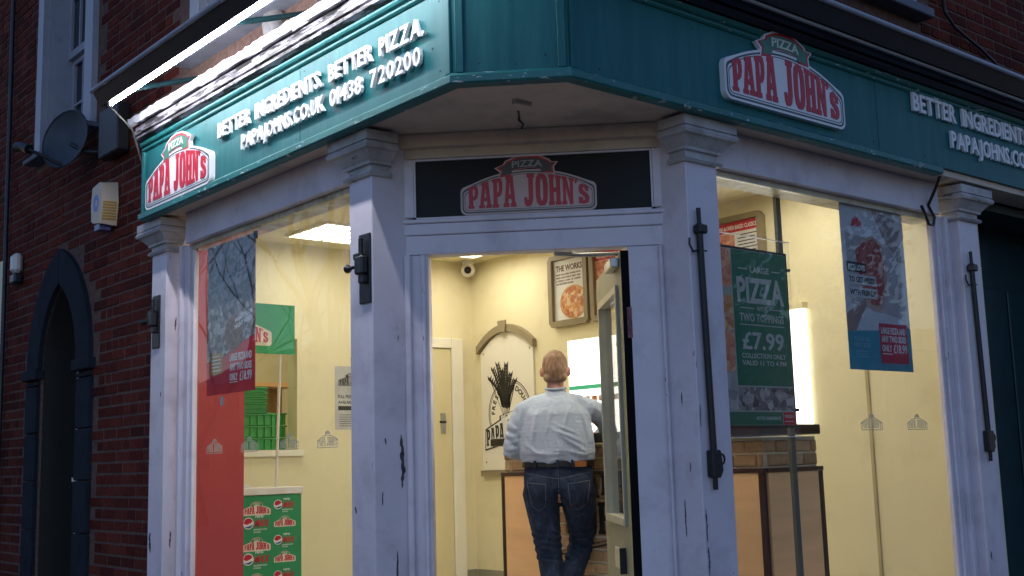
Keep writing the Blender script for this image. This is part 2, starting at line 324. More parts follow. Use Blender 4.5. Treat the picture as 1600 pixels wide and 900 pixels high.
def in_poly(p, pts):
    c = False; j = len(pts)-1
    for i in range(len(pts)):
        if (pts[i][1] > p[1]) != (pts[j][1] > p[1]) and p[0] < (pts[j][0]-pts[i][0])*(p[1]-pts[i][1])/(pts[j][1]-pts[i][1])+pts[i][0]: c = not c
        j = i
    return c
arch_out = arch_pts(.66, 2.05, 2.92, .1, AC)
def exL(u, v):
    if any(in_poly((u+a, v+b), arch_out) for a in (-.1, 0, .1) for b in (-.03, .03)): return True
    if -6.2 < u < -4.7 and 3.66 < v < 5.75: return True
    if -3.5 < u < -1.75 and 3.62 < v < 5.75: return True
    if u > -3.66 and v < 3.42: return True
    return False
def exR(u, v):
    if 2.0 < u < 3.48 and 3.74 < v < 5.75: return True
    return v < 3.42 and u < 5.3
cells = []
for side, (u0, u1, v0, v1, ex) in (('L', (-8.4, -.35, .3, 5.7, exL)), ('R', (.4, 6.6, 3.3, 5.0, exR))):
    row = 0; v = v0
    while v < v1:
        v += .075; row += 1; u = u0+(.1125 if row % 2 else 0)
        while u < u1:
            hdr = (row % 3 == 0)
            wd = .102 if hdr else .215; pitch_ = wd+.011
            cu = u+wd/2
            if not ex(cu, v):
                P = (LW if side == 'L' else RW) @ Vector((cu, v, 0)); cells.append(((P-co.location).length, side, cu, v, wd))
            u += pitch_
campos = Vector((-2.735, -3.22, 1.25)); mi = co.matrix_world.inverted()
def seen(side, u, v):
    q = mi @ ((LW if side == 'L' else RW) @ Vector((u, v, 0))); 
    if q.z > -.1: return False
    x = 800+f_px*q.x/-q.z; y = 450-f_px*q.y/-q.z
    return -20 < x < 1620 and -20 < y < 920
cells.sort(key=lambda c: (not seen(c[1], c[2], c[3]), c[0]))
bme = {}
def brick_mesh(wd, side, joined=None, cu=0, v=0):
    pass
def add_brick(mb, cu, v, wd, r):
    j = lambda s=.0025: r.uniform(-s, s); d = .0045+r.uniform(-.0035, .004); h = .0325
    a, b = -wd/2+j(), wd/2+j(); t = .004
    vs = [(cu+a, v-h+j(), -.02), (cu+b, v-h+j(), -.02), (cu+b, v+h+j(), -.02), (cu+a, v+h+j(), -.02),
          (cu+a+t, v-h+t+j(.001), d+j(.001)), (cu+b-t, v-h+t+j(.001), d+j(.001)), (cu+b-t, v+h-t+j(.001), d+j(.001)), (cu+a+t, v+h-t+j(.001), d+j(.001))]
    mb.add(vs, [(0, 1, 5, 4), (1, 2, 6, 5), (2, 3, 7, 6), (3, 0, 4, 7), (4, 5, 6, 7)])
for side, Mx in (('L', LW), ('R', RW)):
    for wd in (.215, .102):
        for var in range(3):
            mb = MB(Matrix(Mx.to_3x3().to_4x4())); add_brick(mb, 0, 0, wd, rnd); o = mb.build('brick', BRICK, B); bme[(side, wd, var)] = o.data; bpy.data.objects.remove(o)
NB = 0; restL = MB(LW); restR = MB(RW)
for d, side, cu, v, wd in cells:
    if NB < 290:
        o = bpy.data.objects.new('brick', bme[(side, wd, rnd.randrange(3))]); COL.objects.link(o); o.parent = B; o.location = (LW if side == 'L' else RW) @ Vector((cu, v, 0)); NB += 1
    else: add_brick(restL if side == 'L' else restR, cu, v, wd, rnd)
tag(restL.build('brickwork', BRICK, B), kind='stuff'); tag(restR.build('brickwork', BRICK, B), kind='stuff')

# rubble and mortar fillet above the flashing
for k in range(9):
    y = (3.05, 2.18, 1.7, 1.2, .8, .55, 2.6, 1.45, 2.0)[k]; r = (.05, .085, .05, .06, .05, .05, .03, .03, .035)[k]; zc = (3.5, 3.66, 3.55, 3.56, 3.54, 3.52, 3.5, 3.52, 3.5)[k]
    bm = bmesh.new(); bmesh.ops.create_icosphere(bm, subdivisions=2, radius=1)
    mb = MB(); mb.add([(.19+v.co.x*r*.6, y+v.co.y*r*(1+.2*rnd.random()), zc+v.co.z*r*1.25*(1+.15*rnd.random())) for v in bm.verts], [tuple(x.index for x in f.verts) for f in bm.faces], True); bm.free()
    mb.build('mortar_patch', mat('pale_mortar_lump', (.22, .21, .21), .95, var=.35, scale=25, bump=1, bscale=50), B)
fil = MB()
n = 60; vs = []
for i in range(n+1):
    y = 3.45-3.3*i/n; h = .012+.03*rnd.random()
    vs += [(.14, y, 3.40), (.2, y, 3.42+h), (.215, y, 3.40)]
fil.add(vs, [(i*3+j, i*3+(j+1) % 3, i*3+3+(j+1) % 3, i*3+3+j) for i in range(n) for j in range(3)]); fil.build('mortar_fillet', mat('grey_fillet', (.12, .11, .11), .95, var=.4, scale=20, bump=1, bscale=60), B)

# arch surround: cut stone blocks
def arch_blocks():
    inn = arch_pts(.40, 2.05, 2.655, .15, AC, 10); out = arch_pts(.66, 2.05, 2.92, .15, AC, 10); N = len(inn)
    L = N//2
    for side in (0, 1):
        rngs = [(2, 6), (6, 11)] if side == 0 else [(L, L+5), (L+5, N-2)]
        for a, b in rngs:
            a_, b_ = (a-1 if side == 0 and a == 2 else a), b
            b_ = min(b_, N-1)
            ip = inn[a_:b_+1]; op = out[a_:b_+1]
            if side == 0: ip = [p if p[0] < AC-.004 else (AC-.006, p[1]) for p in ip]; op = [p if p[0] < AC-.004 else (AC-.006, p[1]) for p in op]
            else: ip = [p if p[0] > AC+.004 else (AC+.006, p[1]) for p in ip]; op = [p if p[0] > AC+.004 else (AC+.006, p[1]) for p in op]
            n = len(ip); mb = MB(LW); vs = [(x, y, -.01) for x, y in ip+op]+[(x, y, .035) for x, y in ip+op]
            fs = []
            for i in range(n-1): fs += [(i, i+1, n+i+1, n+i), (2*n+i, 2*n+i+1, 3*n+i+1, 3*n+i), (i, i+1, 2*n+i+1, 2*n+i), (n+i, n+i+1, 3*n+i+1, 3*n+i)]
            fs += [(0, n, 3*n, 2*n), (n-1, 2*n-1, 4*n-1, 3*n-1)]
            mb.add(vs, fs); mb.build('arch_stone', STONE, B)
    for sx in (-1, 1):
        c = AC+sx*.545; MB(LW).box(c-.165, c+.165, 1.965, 2.045, -.01, .06).build('impost_stone', STONE, B, .008)
        v = .12
        while v < 1.95:
            h = min(.36, 1.957-v); MB(LW).box(c-.135, c+.115 if sx < 0 else c+.135, v, v+h-.008, -.01, .03+.004*rnd.random()).build('jamb_stone', STONE, B, .006); v += h
arch_blocks()
hin = arch_pts(.385, 2.05, 2.64, .1, AC)
MB(LW).arr(curve_arr([arch_pts(.398, 2.05, 2.653, .1, AC), hin], -.27, -.012)).build('arch_shade_ring', mat('reveal_shade_black', (.008, .008, .009), .8), B)  # black ring added so the sky-lit arch reveal reads as deep shade
# dark lobby behind the arch with its open door edge
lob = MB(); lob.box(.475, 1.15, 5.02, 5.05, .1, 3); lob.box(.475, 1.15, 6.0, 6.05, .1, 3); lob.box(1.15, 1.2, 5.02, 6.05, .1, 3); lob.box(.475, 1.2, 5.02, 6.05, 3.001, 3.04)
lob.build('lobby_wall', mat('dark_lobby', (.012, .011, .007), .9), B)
pd = thing('passage_door', 'dark timber passage door standing open inside the pointed arch', 'door', (.5, 5.1, .12))
MB().box(.205, .225, 5.073, 5.088, 1.22, 2.12).build('door_post', mat('pale_post', (.5, .48, .5), .5), pd)
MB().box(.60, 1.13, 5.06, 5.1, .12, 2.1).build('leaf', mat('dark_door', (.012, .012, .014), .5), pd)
MB().box(.20, .23, 5.068, 5.12, 1.19, 1.218).build('catch', PLAST, pd); MB().box(.20, .23, 5.068, 5.10, 2.122, 2.16).build('post_cap', PLAST, pd)

# sash windows of the upper floor, each a part of the building
FR_ = mat('window_white', (.36, .37, .42), .45, var=.08, bump=.4, dirt=(.3, .3, .32), dscale=6)
def sash(M, u0, u1, v0, v1, sill):
    w_ = MB(M)
    w_.box(u0-.13, u0-.002, v0-.06, v1+.1, -.05, .045); w_.box(u1+.002, u1+.16, v0-.06, v1+.1, -.05, .045); w_.box(u0-.13, u1+.16, v1+.102, v1+.2, -.05, .05)
    W_ = w_.build('window', FR_, B)
    MB(M).box(u0, u0+.012, v0, v1, -.2, -.002).build('reveal', FR_, W_); MB(M).box(u1-.012, u1, v0, v1, -.2, -.002).build('reveal', FR_, W_)
    a, b = u0+.014, u1-.014; mid = (v0+v1)/2-.12
    for lo, hi, dz in ((v0, mid, -.19), (mid, v1, -.155)):
        s_ = MB(M); s_.box(a, a+.05, lo, hi, dz-.035, dz); s_.box(b-.05, b, lo, hi, dz-.035, dz); s_.box(a+.05, b-.05, lo, lo+.06, dz-.035, dz); s_.box(a+.05, b-.05, hi-.045, hi, dz-.035, dz); s_.build('sash', FR_, W_)
        for k in (1, 2, 3):
            x = a+(b-a)*k/4; MB(M).box(x-.01, x+.01, lo+.061, hi-.046, dz-.03, dz-.004).build('glazing_bar', FR_, W_)
        y = (lo+hi)/2; q = MB(M)
        for k in range(4):
            x0 = a+.05 if k == 0 else a+(b-a)*k/4+.011; x1 = b-.05 if k == 3 else a+(b-a)*(k+1)/4-.011; q.box(x0, x1, y-.01, y+.01, dz-.03, dz-.005)
        q.build('glazing_bar', FR_, W_)
        MB(M).box(a+.04, b-.04, lo+.04, hi-.03, dz-.03, dz-.022).build('pane', SASHG, W_)
    s_ = MB(M); s_.box(u0-.2, u1+.24, v0-sill, v0-.062, -.2, .11); s_.build('sill', SILLS, W_, .006)
sash(LW, -5.95, -5.01, 3.80, 5.58, .1)
sash(LW, -3.07, -1.96, 3.86, 5.58, .16)
sash(RW, 2.21, 3.19, 3.89, 5.58, .12)

# ================================================================ shopfront
SF = thing('shopfront', 'old white painted timber shopfront with pilasters under a dark green fascia', 'shopfront', (0, 0, .12))
PATH = [(0, 3.457), (0, .33), (.33, 0), (6.6, 0)]
for k, nm in ((0, 'fascia_panel'), (1, 'fascia_panel'), (2, 'fascia_panel')):
    sweep(PATH, [(-.03, 2.802), (0, 2.802), (0, 3.238), (-.03, 3.238)], (k, k+1)).build(nm, GREEN, SF)
LIPP = [(0, 3.457), (0, .33), (.33, 0), (3.13, 0)]
for k in range(3):
    sweep(LIPP, [(-.03, 2.75), (.022, 2.75), (.03, 2.758), (.03, 2.785), (.012, 2.8), (-.03, 2.8)], (k, k+1)).build('fascia_lip', GREENE, SF)
    pr_ = [(-.03, 3.18), (.006, 3.18), (.014, 3.188), (.014, 3.198), (.006, 3.204), (.022, 3.212), (.028, 3.222), (.028, 3.232), (.014, 3.24), (-.03, 3.24)]
    sweep(PATH, [(w+.001, z) for w, z in pr_], (k, k+1)).build('fascia_top_trim', GREENE if k else GREEN, SF)
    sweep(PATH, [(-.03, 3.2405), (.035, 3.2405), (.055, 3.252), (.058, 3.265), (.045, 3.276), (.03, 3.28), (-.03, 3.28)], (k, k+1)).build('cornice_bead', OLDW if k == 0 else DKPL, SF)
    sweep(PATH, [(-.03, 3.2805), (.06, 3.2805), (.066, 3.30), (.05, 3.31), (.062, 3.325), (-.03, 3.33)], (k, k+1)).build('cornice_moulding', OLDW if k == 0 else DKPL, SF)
def uprights(M, u0, u1): 
    MB(M).box(u0, u0+.035, 2.801, 3.179, -.02, .014).build('fascia_stile', GREEN, SF, .003); MB(M).box(u1-.035, u1, 2.801, 3.179, -.02, .014).build('fascia_stile', GREEN, SF, .003)
uprights(FL(0, 0), -3.457, -.336); uprights(FD(.33), -.225, .225); 
MB(FR(0, 0)).box(.336, .36, 2.801, 3.179, -.02, .012).build('fascia_stile', GREEN, SF, .003)
SCREW = mat('screw_head', (.03, .05, .05), .5)
for M_, pts in ((FL(0, 0), [(-3.3, 2.83), (-2.6, 3.15), (-1.6, 2.83), (-1.52, 3.15), (-.42, 2.84), (-.42, 3.14), (-.47, 2.95)]), (FR(0, 0), [(.5, 2.83), (.5, 3.15), (1.1, 3.14), (2.5, 2.84), (2.6, 3.15), (3.0, 2.84)]), (FD(.33), [(.0, 3.10), (-.13, 2.84), (.14, 2.86), (.02, 2.83)])):
    for u_, v_ in pts: MB(M_).lathe([(0, .003), (.0035, .002), (.0045, 0), (0, 0)], 8, (u_, v_)).build('screw', SCREW, SF)
for M_, u_ in ((FL(0, 0), -1.56), (FR(0, 0), 2.55)): MB(M_).box(u_-.0015, u_+.0015, 2.802, 3.179, .0002, .0014).build('panel_joint', DKGREEN, SF)
# lead flashing, uneven outer edge on the worn left side
def flashing(y0, y1, n, M=None, mt=LEAD, amp=.006):
    vs = []
    for i in range(n+1):
        y = y0+(y1-y0)*i/n; j = rnd.uniform(-amp, amp); k = rnd.uniform(-amp, amp)*.7; bl = .0
        vs += [(.21, y, 3.43), (-.055+k*.5, y, 3.395+k), (-.088+j*.6, y, 3.385+k), (-.086+j, y, 3.335+j+(.012 if (i//3) % 4 == 0 else 0)), (-.07+j, y, 3.333+j), (-.06, y, 3.37), (.2, y, 3.40)]
    mb = MB(M); mb.add(vs, [(i*7+j, i*7+(j+1) % 7, i*7+7+(j+1) % 7, i*7+7+j) for i in range(n) for j in range(7)]+[tuple(range(7)), tuple(range(n*7, n*7+7))]); return mb.build('flashing', mt, SF)
flashing(3.50, 2.42, 26); flashing(2.415, 1.5, 22); flashing(1.495, .30, 24)
sweep([(0, .33), (.33, 0), (6.6, 0)], [(-.2, 3.331), (.06, 3.331), (.07, 3.35), (.05, 3.375), (-.2, 3.43)]).build('flashing', DKPL, SF)
# soffit
so = MB(); so.prism([(.02, 3.45), (.02, .34), (.34, .02), (5.2, .02), (5.2, .208), (1.2, .208), (1.0, .42), (.42, 1.0), (.208, 1.2), (.208, 3.45)], 2.765, 2.80); so.build('soffit', WHITES, SF)
vt = MB(); vt.box(.34, .43, .345, .37, 2.745, 2.765); vt.build('soffit_fixture', WHITES, SF)
MB(FD(1.38)).prism([(-.62, 2.70), (.62, 2.70), (.62, 2.762), (-.62, 2.762)], .0, .05).build('soffit_cove', WHITES, SF)
ck = MB(); P0 = [Vector((.46, .47, 2.764)), Vector((.49, .50, 2.7635)), Vector((.55, .57, 2.764)), Vector((.61, .61, 2.7635)), Vector((.65, .67, 2.764)), Vector((.72, .72, 2.7635))]
ck.tube(P0, [.005, .004, .007, .004, .005, .001], 5); ck.build('soffit_crack', BLK, SF)

CAP = [(-.01, 2.552), (.016, 2.555), (.024, 2.566), (.016, 2.578), (.003, 2.582), (.003, 2.606), (.018, 2.609), (.02, 2.622), (.028, 2.630), (.046, 2.652), (.056, 2.662), (.074, 2.668), (.08, 2.682), (.072, 2.697), (.062, 2.70), (.072, 2.703), (.072, 2.748), (-.01, 2.748)]
def pilaster(x0, x1, y0, y1, path, sides=True):
    p = MB().box(x0, x1, y0, y1, .12, 2.76).build('pilaster', WHITE, SF, .004)
    sweep(path, CAP).build('capital', WHITEC, p)
    sweep(path, [(-.01, .12), (.03, .12), (.03, .3), (.015, .33), (-.01, .34)]).build('plinth', WHITE, p)
    return p
pA = pilaster(.1, .25, 3.33, 3.54, [(.2, 3.54), (.1, 3.54), (.1, 3.33), (.2, 3.33)])
pB = pilaster(.1, .325, 1.09, 1.28, [(.2, 1.28), (.1, 1.28), (.1, 1.09), (.20, 1.09)])
pC = pilaster(1.12, 1.335, .1, .30, [(1.12, .19), (1.12, .1), (1.335, .1), (1.335, .2)])
pD = pilaster(3.49, 3.70, .1, .25, [(3.49, .2), (3.49, .1), (3.70, .1), (3.70, .2)])
# window joinery
def shop_window(M, u0, u1, post_left, post_right):
    wf = MB(M); wf.box(u0-.03, u1+.03, 2.58, 2.764, -.2, .055); W_ = wf.build('window_frame', WHITE, SF, .003)   # lintel board
    MB(M).box(u0-.02, u1+.02, 2.55, 2.578, -.12, .012).build('head_bead', mat('warm_lit_bead', (.6, .55, .4), .45, dirt=(.3, .25, .15), dscale=8, dth=(.45, .7)), W_)  # cream colour holds the warm interior light on the head bead
    for side, go in ((0, post_left), (1, post_right)):
        if not go: continue
        for k, (a, b, w1) in enumerate(((.0, .028, .012), (.03, .085, .03), (.087, .118, .055), (.12, .158, .038))):
            if side == 0: MB(M).box(u0-b, u0-a, .45, 2.548 if k == 0 else 2.579, -.02, w1).build('jamb_bead', WHITE, W_, .004)
            else: MB(M).box(u1+a, u1+b, .45, 2.548 if k == 0 else 2.579, -.02, w1).build('jamb_bead', WHITE, W_, .004)
    MB(M).box(u0-.02, u1+.02, .12, .45, -.15, .03).build('stall_riser', WHITE, W_); MB(M).box(u0-.02, u1+.02, .452, .50, -.15, .07).build('sill', WHITE, W_, .006)
    MB(M).box(u0-.002, u1+.002, .50, 2.549, -.006, 0).build('window_pane', GLASS, W_)
WINL = FL(.2, 0); WINR = FR(0, .2)
shop_window(WINL, -3.14, -1.282, True, False)
shop_window(WINR, 1.337, 3.335, False, True)
# doorway
DM = FD(1.38)
df = MB(DM); df.box(-.58, -.467, .12, 2.198, -.09, 0); D_ = df.build('door_frame', WHITE, SF, .003)
MB(DM).box(.447, .625, .12, 2.198, -.09, 0).build('door_jamb', WHITE, D_, .003)
MB(DM).box(-.60, .64, 2.2, 2.29, -.09, .002).build('door_head', WHITE, D_, .003); MB(DM).box(-.60, .64, 2.292, 2.345, -.09, .008).build('transom_rail', WHITE, D_, .004)
MB(DM).box(-.60, .64, 2.347, 2.366, -.09, .014).build('transom_sill', WHITE, D_, .004)
MB(DM).box(-.60, -.528, 2.376, 2.652, -.09, .006).build('transom_stile', WHITE, D_, .003); MB(DM).box(.578, .64, 2.376, 2.652, -.09, .006).build('transom_stile', WHITE, D_, .003)
MB(DM).box(-.60, .64, 2.654, 2.78, -.09, .008).build('header_board', WHITES, D_, .003)
MB(DM).box(-.535, .585, 2.36, 2.66, -.04, -.008).build('transom_panel', BLACKG, D_)
for a in ((-.527, -.519, 2.376, 2.651), (.569, .577, 2.376, 2.651)): MB(DM).box(*a, -.0079, .006).build('glazing_bead', WHITE, D_)
for a in ((-.518, .568, 2.367, 2.374), (-.518, .568, 2.643, 2.651)): MB(DM).box(*a, -.0079, .006).build('glazing_bead', WHITE, D_)
MB(DM).box(-.575, -.545, .12, 2.199, .001, .03).build('staff_bead', WHITE, D_, .006); MB(DM).box(-.50, -.480, .12, 2.199, .001, .014).build('jamb_bead', WHITE, D_, .004)
MB(DM).box(.59, .604, .12, 2.199, .001, .02).build('jamb_bead', WHITE, D_, .004)
for u, v, h in ((-.51, 2.31, .05), (-.5, 2.25, .04), (.53, 2.34, .015)):
    pass
MB(DM).box(-.6, .64, .02, .149, -.5, .12).build('doorstep', SILLS, SF, .01)
# neighbour recess beyond the last pilaster
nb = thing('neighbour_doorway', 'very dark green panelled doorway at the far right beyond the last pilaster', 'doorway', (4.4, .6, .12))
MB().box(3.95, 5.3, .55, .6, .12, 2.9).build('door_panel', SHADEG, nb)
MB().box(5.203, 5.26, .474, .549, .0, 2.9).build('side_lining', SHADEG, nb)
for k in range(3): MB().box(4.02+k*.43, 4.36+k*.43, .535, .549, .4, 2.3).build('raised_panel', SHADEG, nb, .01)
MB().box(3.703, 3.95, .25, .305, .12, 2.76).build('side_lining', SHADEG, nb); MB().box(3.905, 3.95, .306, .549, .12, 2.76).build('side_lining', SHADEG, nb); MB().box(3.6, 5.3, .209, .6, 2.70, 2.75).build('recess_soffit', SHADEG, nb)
# flaked paint holes on the pilasters (real slivers of exposed timber)
def flake(M, u, v, h, wd, par):
    n = 16; L_ = []; R_ = []; dr = 0.
    for i in range(n+1):
        t = i/n; s = (math.sin(PI*t)**.45)*wd/2; dr += rnd.uniform(-.12, .12)*wd; L_.append((u+dr-s*rnd.uniform(.35, 1.2)-.0004, v-h/2+h*t)); R_.append((u+dr+s*rnd.uniform(.35, 1.2)+.0004, v-h/2+h*t))
    MB(M).arr(curve_arr([L_+R_[::-1]], .0004, .0016)).build('paint_flake', mat('exposed_timber', (.07, .06, .06), .9, var=.5, scale=40, bump=1, bscale=60), par)
BR = FR(0, 1.09); CRT = FL(1.12, 0)
flake(BR, .245, 1.26, .24, .024, pB); flake(BR, .14, 1.1, .06, .006, pB); flake(BR, .16, 1.35, .03, .008, pB); flake(FL(.1, 0), -1.24, 1.05, .03, .012, pB); flake(BR, .22, .72, .3, .012, pB)
FC = FR(0, .1)
flake(CRT, -.19, 1.5, .05, .006, pC); flake(CRT, -.16, 1.2, .04, .005, pC); flake(FC, 1.136, .95, .14, .008, pC); flake(FC, 1.14, .8, .12, .012, pC); flake(FC, 1.133, 1.42, .1, .005, pC); flake(CRT, -.2, .98, .16, .007, pC)
flake(FL(.1, 0), -3.5, .83, .12, .03, pA); flake(FL(.1, 0), -3.38, 1.7, .03, .01, pA); flake(FR(0, 3.33), .15, .85, .1, .01, pA)

# iron shutter fittings
def boltbar(M, u, v0, v1, lean, name_label):
    t = thing('shutter_bar', name_label, 'shutter bar', M @ Vector((u, v0, 0)), 'iron shutter bars on the right-hand pilasters')
    h = v1-v0; U = lambda v: u+lean*(v-v0)/h
    MB(M).tube([(U(v0), v0, .02), (U(v0+.06), v0+.06, .022)], .011, 8).build('tip', BLK, t)
    MB(M).tube([(U(v0+.05), v0+.05, .022), (U(v1-.07), v1-.07, .022)], .0155, 8).build('rod', BLK, t)
    MB(M).tube([(U(v1-.09), v1-.09, .024), (U(v1), v1, .024)], .010, 8).build('tip', BLK, t)
    MB(M).box(U(v1-.1)-.022, U(v1-.1)+.035, v1-.115, v1-.075, .002, .045).build('keeper', BLK, t, .006)
    mb = MB(M); mb.prism([(U(v0+.1)-.028, v0+.055), (U(v0+.1)+.02, v0+.05), (U(v0+.1)+.04, v0+.08), (U(v0+.1)+.035, v0+.13), (U(v0+.1)+.028, v0+.17), (U(v0+.1)-.028, v0+.17)], .002, .04); mb.build('lock_case', BLK, t, .004)
    ring = [(U(v0+.1)+.045+.02*math.cos(a*PI/6), v0+.13+.022*math.sin(a*PI/6), .025) for a in range(13)]; MB(M).tube(ring, .005, 6).build('ring', BLK, t)
    MB(M).tube([(U(v1-.25)+.015, v1-.19, .02), (U(v1-.25)+.04, v1-.19, .022)], .004, 6).build('pin', BLK, t)
    hk = [(U(v1-.2)-.01, v1-.19, .022), (U(v1)-.045, v1-.2, .02), (U(v1)-.065, v1-.17, .018), (U(v1)-.06, v1-.14, .016)]; MB(M).tube(hk, .005, 6).build('hook', BLK, t)
boltbar(FC, 1.186, 1.10, 2.34, -.022, 'long black iron shutter bar on the pilaster right of the open door')
boltbar(FC, 3.578, 1.17, 2.37, -.03, 'long black iron shutter bar on the far right pilaster beside the dark doorway')
def latch(M, u0, u1, v0, v1, label, kx):
    t = thing('shutter_latch', label, 'shutter latch', M @ Vector(((u0+u1)/2, v0, 0)), 'iron shutter latches on the left-hand pilasters')
    MB(M).box(u0, u1, v0, v1, .001, .012).build('back_plate', BLK, t, .003); c = (u0+u1)/2; m_ = (v0+v1)/2+.02
    MB(M).tube([(c, m_+.03, .03), (c, m_+.115, .03)], .011, 8).build('bolt', BLK, t)
    MB(M).box(c-.03, c+.034, m_-.05, m_+.035, .012, .05).build('lock_case', BLK, t, .008); MB(M).box(c-.045, c+.01, m_+.02, m_+.05, .013, .045).build('staple', BLK, t, .005)
    MB(M).box(c-.012, c+.03, m_-.09, m_-.052, .012, .04).build('tail', BLK, t, .004)
    kb = MB(M @ TR(kx, m_-.015, .05) @ Matrix.Rotation(-PI/2 if kx < c else PI/2, 4, 'Y')); kb.lathe([(.0, .035), (.014, .033), (.02, .022), (.02, .014), (.01, .006), (.008, -.03), (0, -.03)], 12); kb.build('knob', BLK, t)
latch(FL(.1, 0), -1.185, -1.095, 1.97, 2.29, 'black iron shutter latch on the pilaster left of the doorway', -1.20)
latch(FL(.1, 0), -3.50, -3.40, 1.98, 2.30, 'black iron shutter latch on the far left pilaster beside the brick wall', -3.52)

# ================================================================ signs
def fascia_logo(M, W, label, mats=None, depth=.03):
    t = thing('logo_sign', label, 'logo sign', M.translation); logo(M, W, t, depth, mats); return t
fascia_logo(FL(0, 3.352, 2.79), .875, 'white shield logo sign at the left end of the brightly lit green fascia')
fascia_logo(FR(1.272, 0, 2.845), .935, 'white shield logo sign on the unlit right-hand green fascia')
fascia_logo(FD(1.38+.0, -.31, 2.378) @ TR(0, 0, -.008), .63, 'faded pink shield logo on the black glass above the open door', (FADEW, DKRED, LINE, RIBD, mat('faded_cream', (.35, .36, .32), .5)), .004)
def raised(M, lines, label, group):
    t = thing('raised_lettering', label, 'lettering', M @ Vector((lines[0][1], lines[0][3], 0)), group)
    for txt, u0, u1, v0, h in lines:
        adv = []; tot = 0
        for ch in txt:
            if ch == ' ': wd = .42
            else: _, _, a, b = text_arr(ch, .022, 0, .001); wd = (b-a)
            adv.append(wd); tot += wd+.08
        k = (u1-u0)/(tot-.08); x = u0
        for ch, wd in zip(txt, adv):
            if ch != ' ':
                mb = MB(M); put_text(mb, ch, x, x+wd*k, v0, h, .006, .022, .022); mb.build('letter', SIGNW, t)
            x += (wd+.08)*k
    return t
RL = FL(0, 0); RR = FR(0, 0)
raised(RL, [('BETTER INGREDIENTS. BETTER PIZZA.', -2.41, -.50, 3.022, .083), ('PAPAJOHNS.CO.UK', -2.135, -1.304, 2.898, .08), ('01438 720200', -1.253, -.527, 2.897, .082)], 'raised white slogan, web address and phone number on the lit left fascia', 'raised white fascia lettering')
raised(RR, [('BETTER INGREDIENTS. BETTER PIZZA.', 2.886, 5.25, 3.078, .105), ('PAPAJOHNS.CO.UK', 3.268, 4.34, 2.928, .10), ('01438 720200', 4.42, 5.3, 2.928, .10)], 'raised white slogan and web address on the unlit right fascia', 'raised white fascia lettering')

# trough lights
def trough(M, u0, u1, v, w_, lit, label, brackets, zwall):
    t = thing('trough_light', label, 'sign light', M @ Vector((u0, v, w_)), 'trough lights over the fascia')
    prf = ((v+.10, w_+.065), (v+.004, w_+.008), (v+.014, w_-.03), (v+.05, w_-.03), (v+.104, w_+.03)); mb = MB(M); mb.add([(u, a, b) for u in (u0, u1) for a, b in prf], [(j, (j+1) % 5, 5+(j+1) % 5, 5+j) for j in range(5)]+[tuple(range(5)), tuple(range(5, 10))]); mb.build('housing', DKPL, t)
    MB(M).tube([(u0-.01, v+.092, w_+.06), (u1+.01, v+.092, w_+.06)], .014, 8).build('top_rail', mat('light_grey_rail', (.32, .35, .4), .4), t)
    MB(M).tube([(u0+.12, v-.003, w_-.014), (u1-.05, v-.003, w_-.014)], .0095, 10).build('tube', TUBE if lit else mat('unlit_tube', (.3, .3, .3), .3), t)
    MB(M).tube([(u0+.09, v-.003, w_-.014), (u0+.12, v-.003, w_-.014)], .014, 10).build('lamp_holder', PLAST, t)
    for u in brackets: MB(M).tube([(u, v+.03, w_), (u, zwall, -.2)], .016, 8).build('bracket', TEAL, t)
trough(FL(0, 0), -3.37, -.2, 3.39, .30, True, 'lit fluorescent trough light over the left fascia', (-3.1, -1.85, -.6), 3.60)
trough(FR(0, 0), .35, 6.4, 3.27, .18, False, 'unlit trough light over the right fascia', (.8, 2.2, 3.35, 3.95, 5.2), 3.42)

# ================================================================ things on the outside walls
dsh = thing('satellite_dish', 'grey satellite dish on the brick wall beside the tall white sash window', 'satellite dish', (.2, 4.8, 3.5))
dn = Vector((-.93, -.34, .12)).normalized(); dx = Vector((0, 0, 1)).cross(dn).normalized(); dy = dn.cross(dx); DMt = Matrix((dx, dy, dn)).transposed().to_4x4(); DMt.translation = (.02, 4.93, 3.62)
vs = []; fs = []; R1 = 8; N1 = 28
for i in range(R1+1):
    r = i/R1
    for k in range(N1): a = 2*PI*k/N1; vs.append((.235*r*math.cos(a), .215*r*math.sin(a), .055*r*r-.05))
fs = [(i*N1+k, i*N1+(k+1) % N1, (i+1)*N1+(k+1) % N1, (i+1)*N1+k) for i in range(R1) for k in range(N1)]
DISH = mat('dish_grey', (.035, .045, .06), .5, var=.25, scale=12)
mb = MB(DMt); mb.add(vs, fs, True); n0 = len(vs); mb.add([(x, y, z-.006) for x, y, z in vs], [tuple(reversed(f)) for f in fs], True); rim = [( .235*math.cos(2*PI*k/N1), .215*math.sin(2*PI*k/N1), .005) for k in range(N1+1)]; mb.tube(rim, .006, 6); mb.build('reflector', DISH, dsh)
arm0 = DMt @ Vector((0, -.20, -.0)); tip = Vector((-.28, 4.93+.02, 3.50)) 
tip = Vector((-.20, 5.02, 3.53)); MB().tube([arm0, tip], .013, 8).build('feed_arm', BLK, dsh)
MB().tube([tip, tip+Vector((-.02, .09, .04)), tip+Vector((-.03, .17, .05))], [.035, .03, .036], 12).build('feed_horn', BLK, dsh)
MB().tube([(.2, 4.72, 3.5), (.1, 4.76, 3.5), DMt @ Vector((0, -.02, -.06))], .02, 8).build('wall_bracket', BLK, dsh)

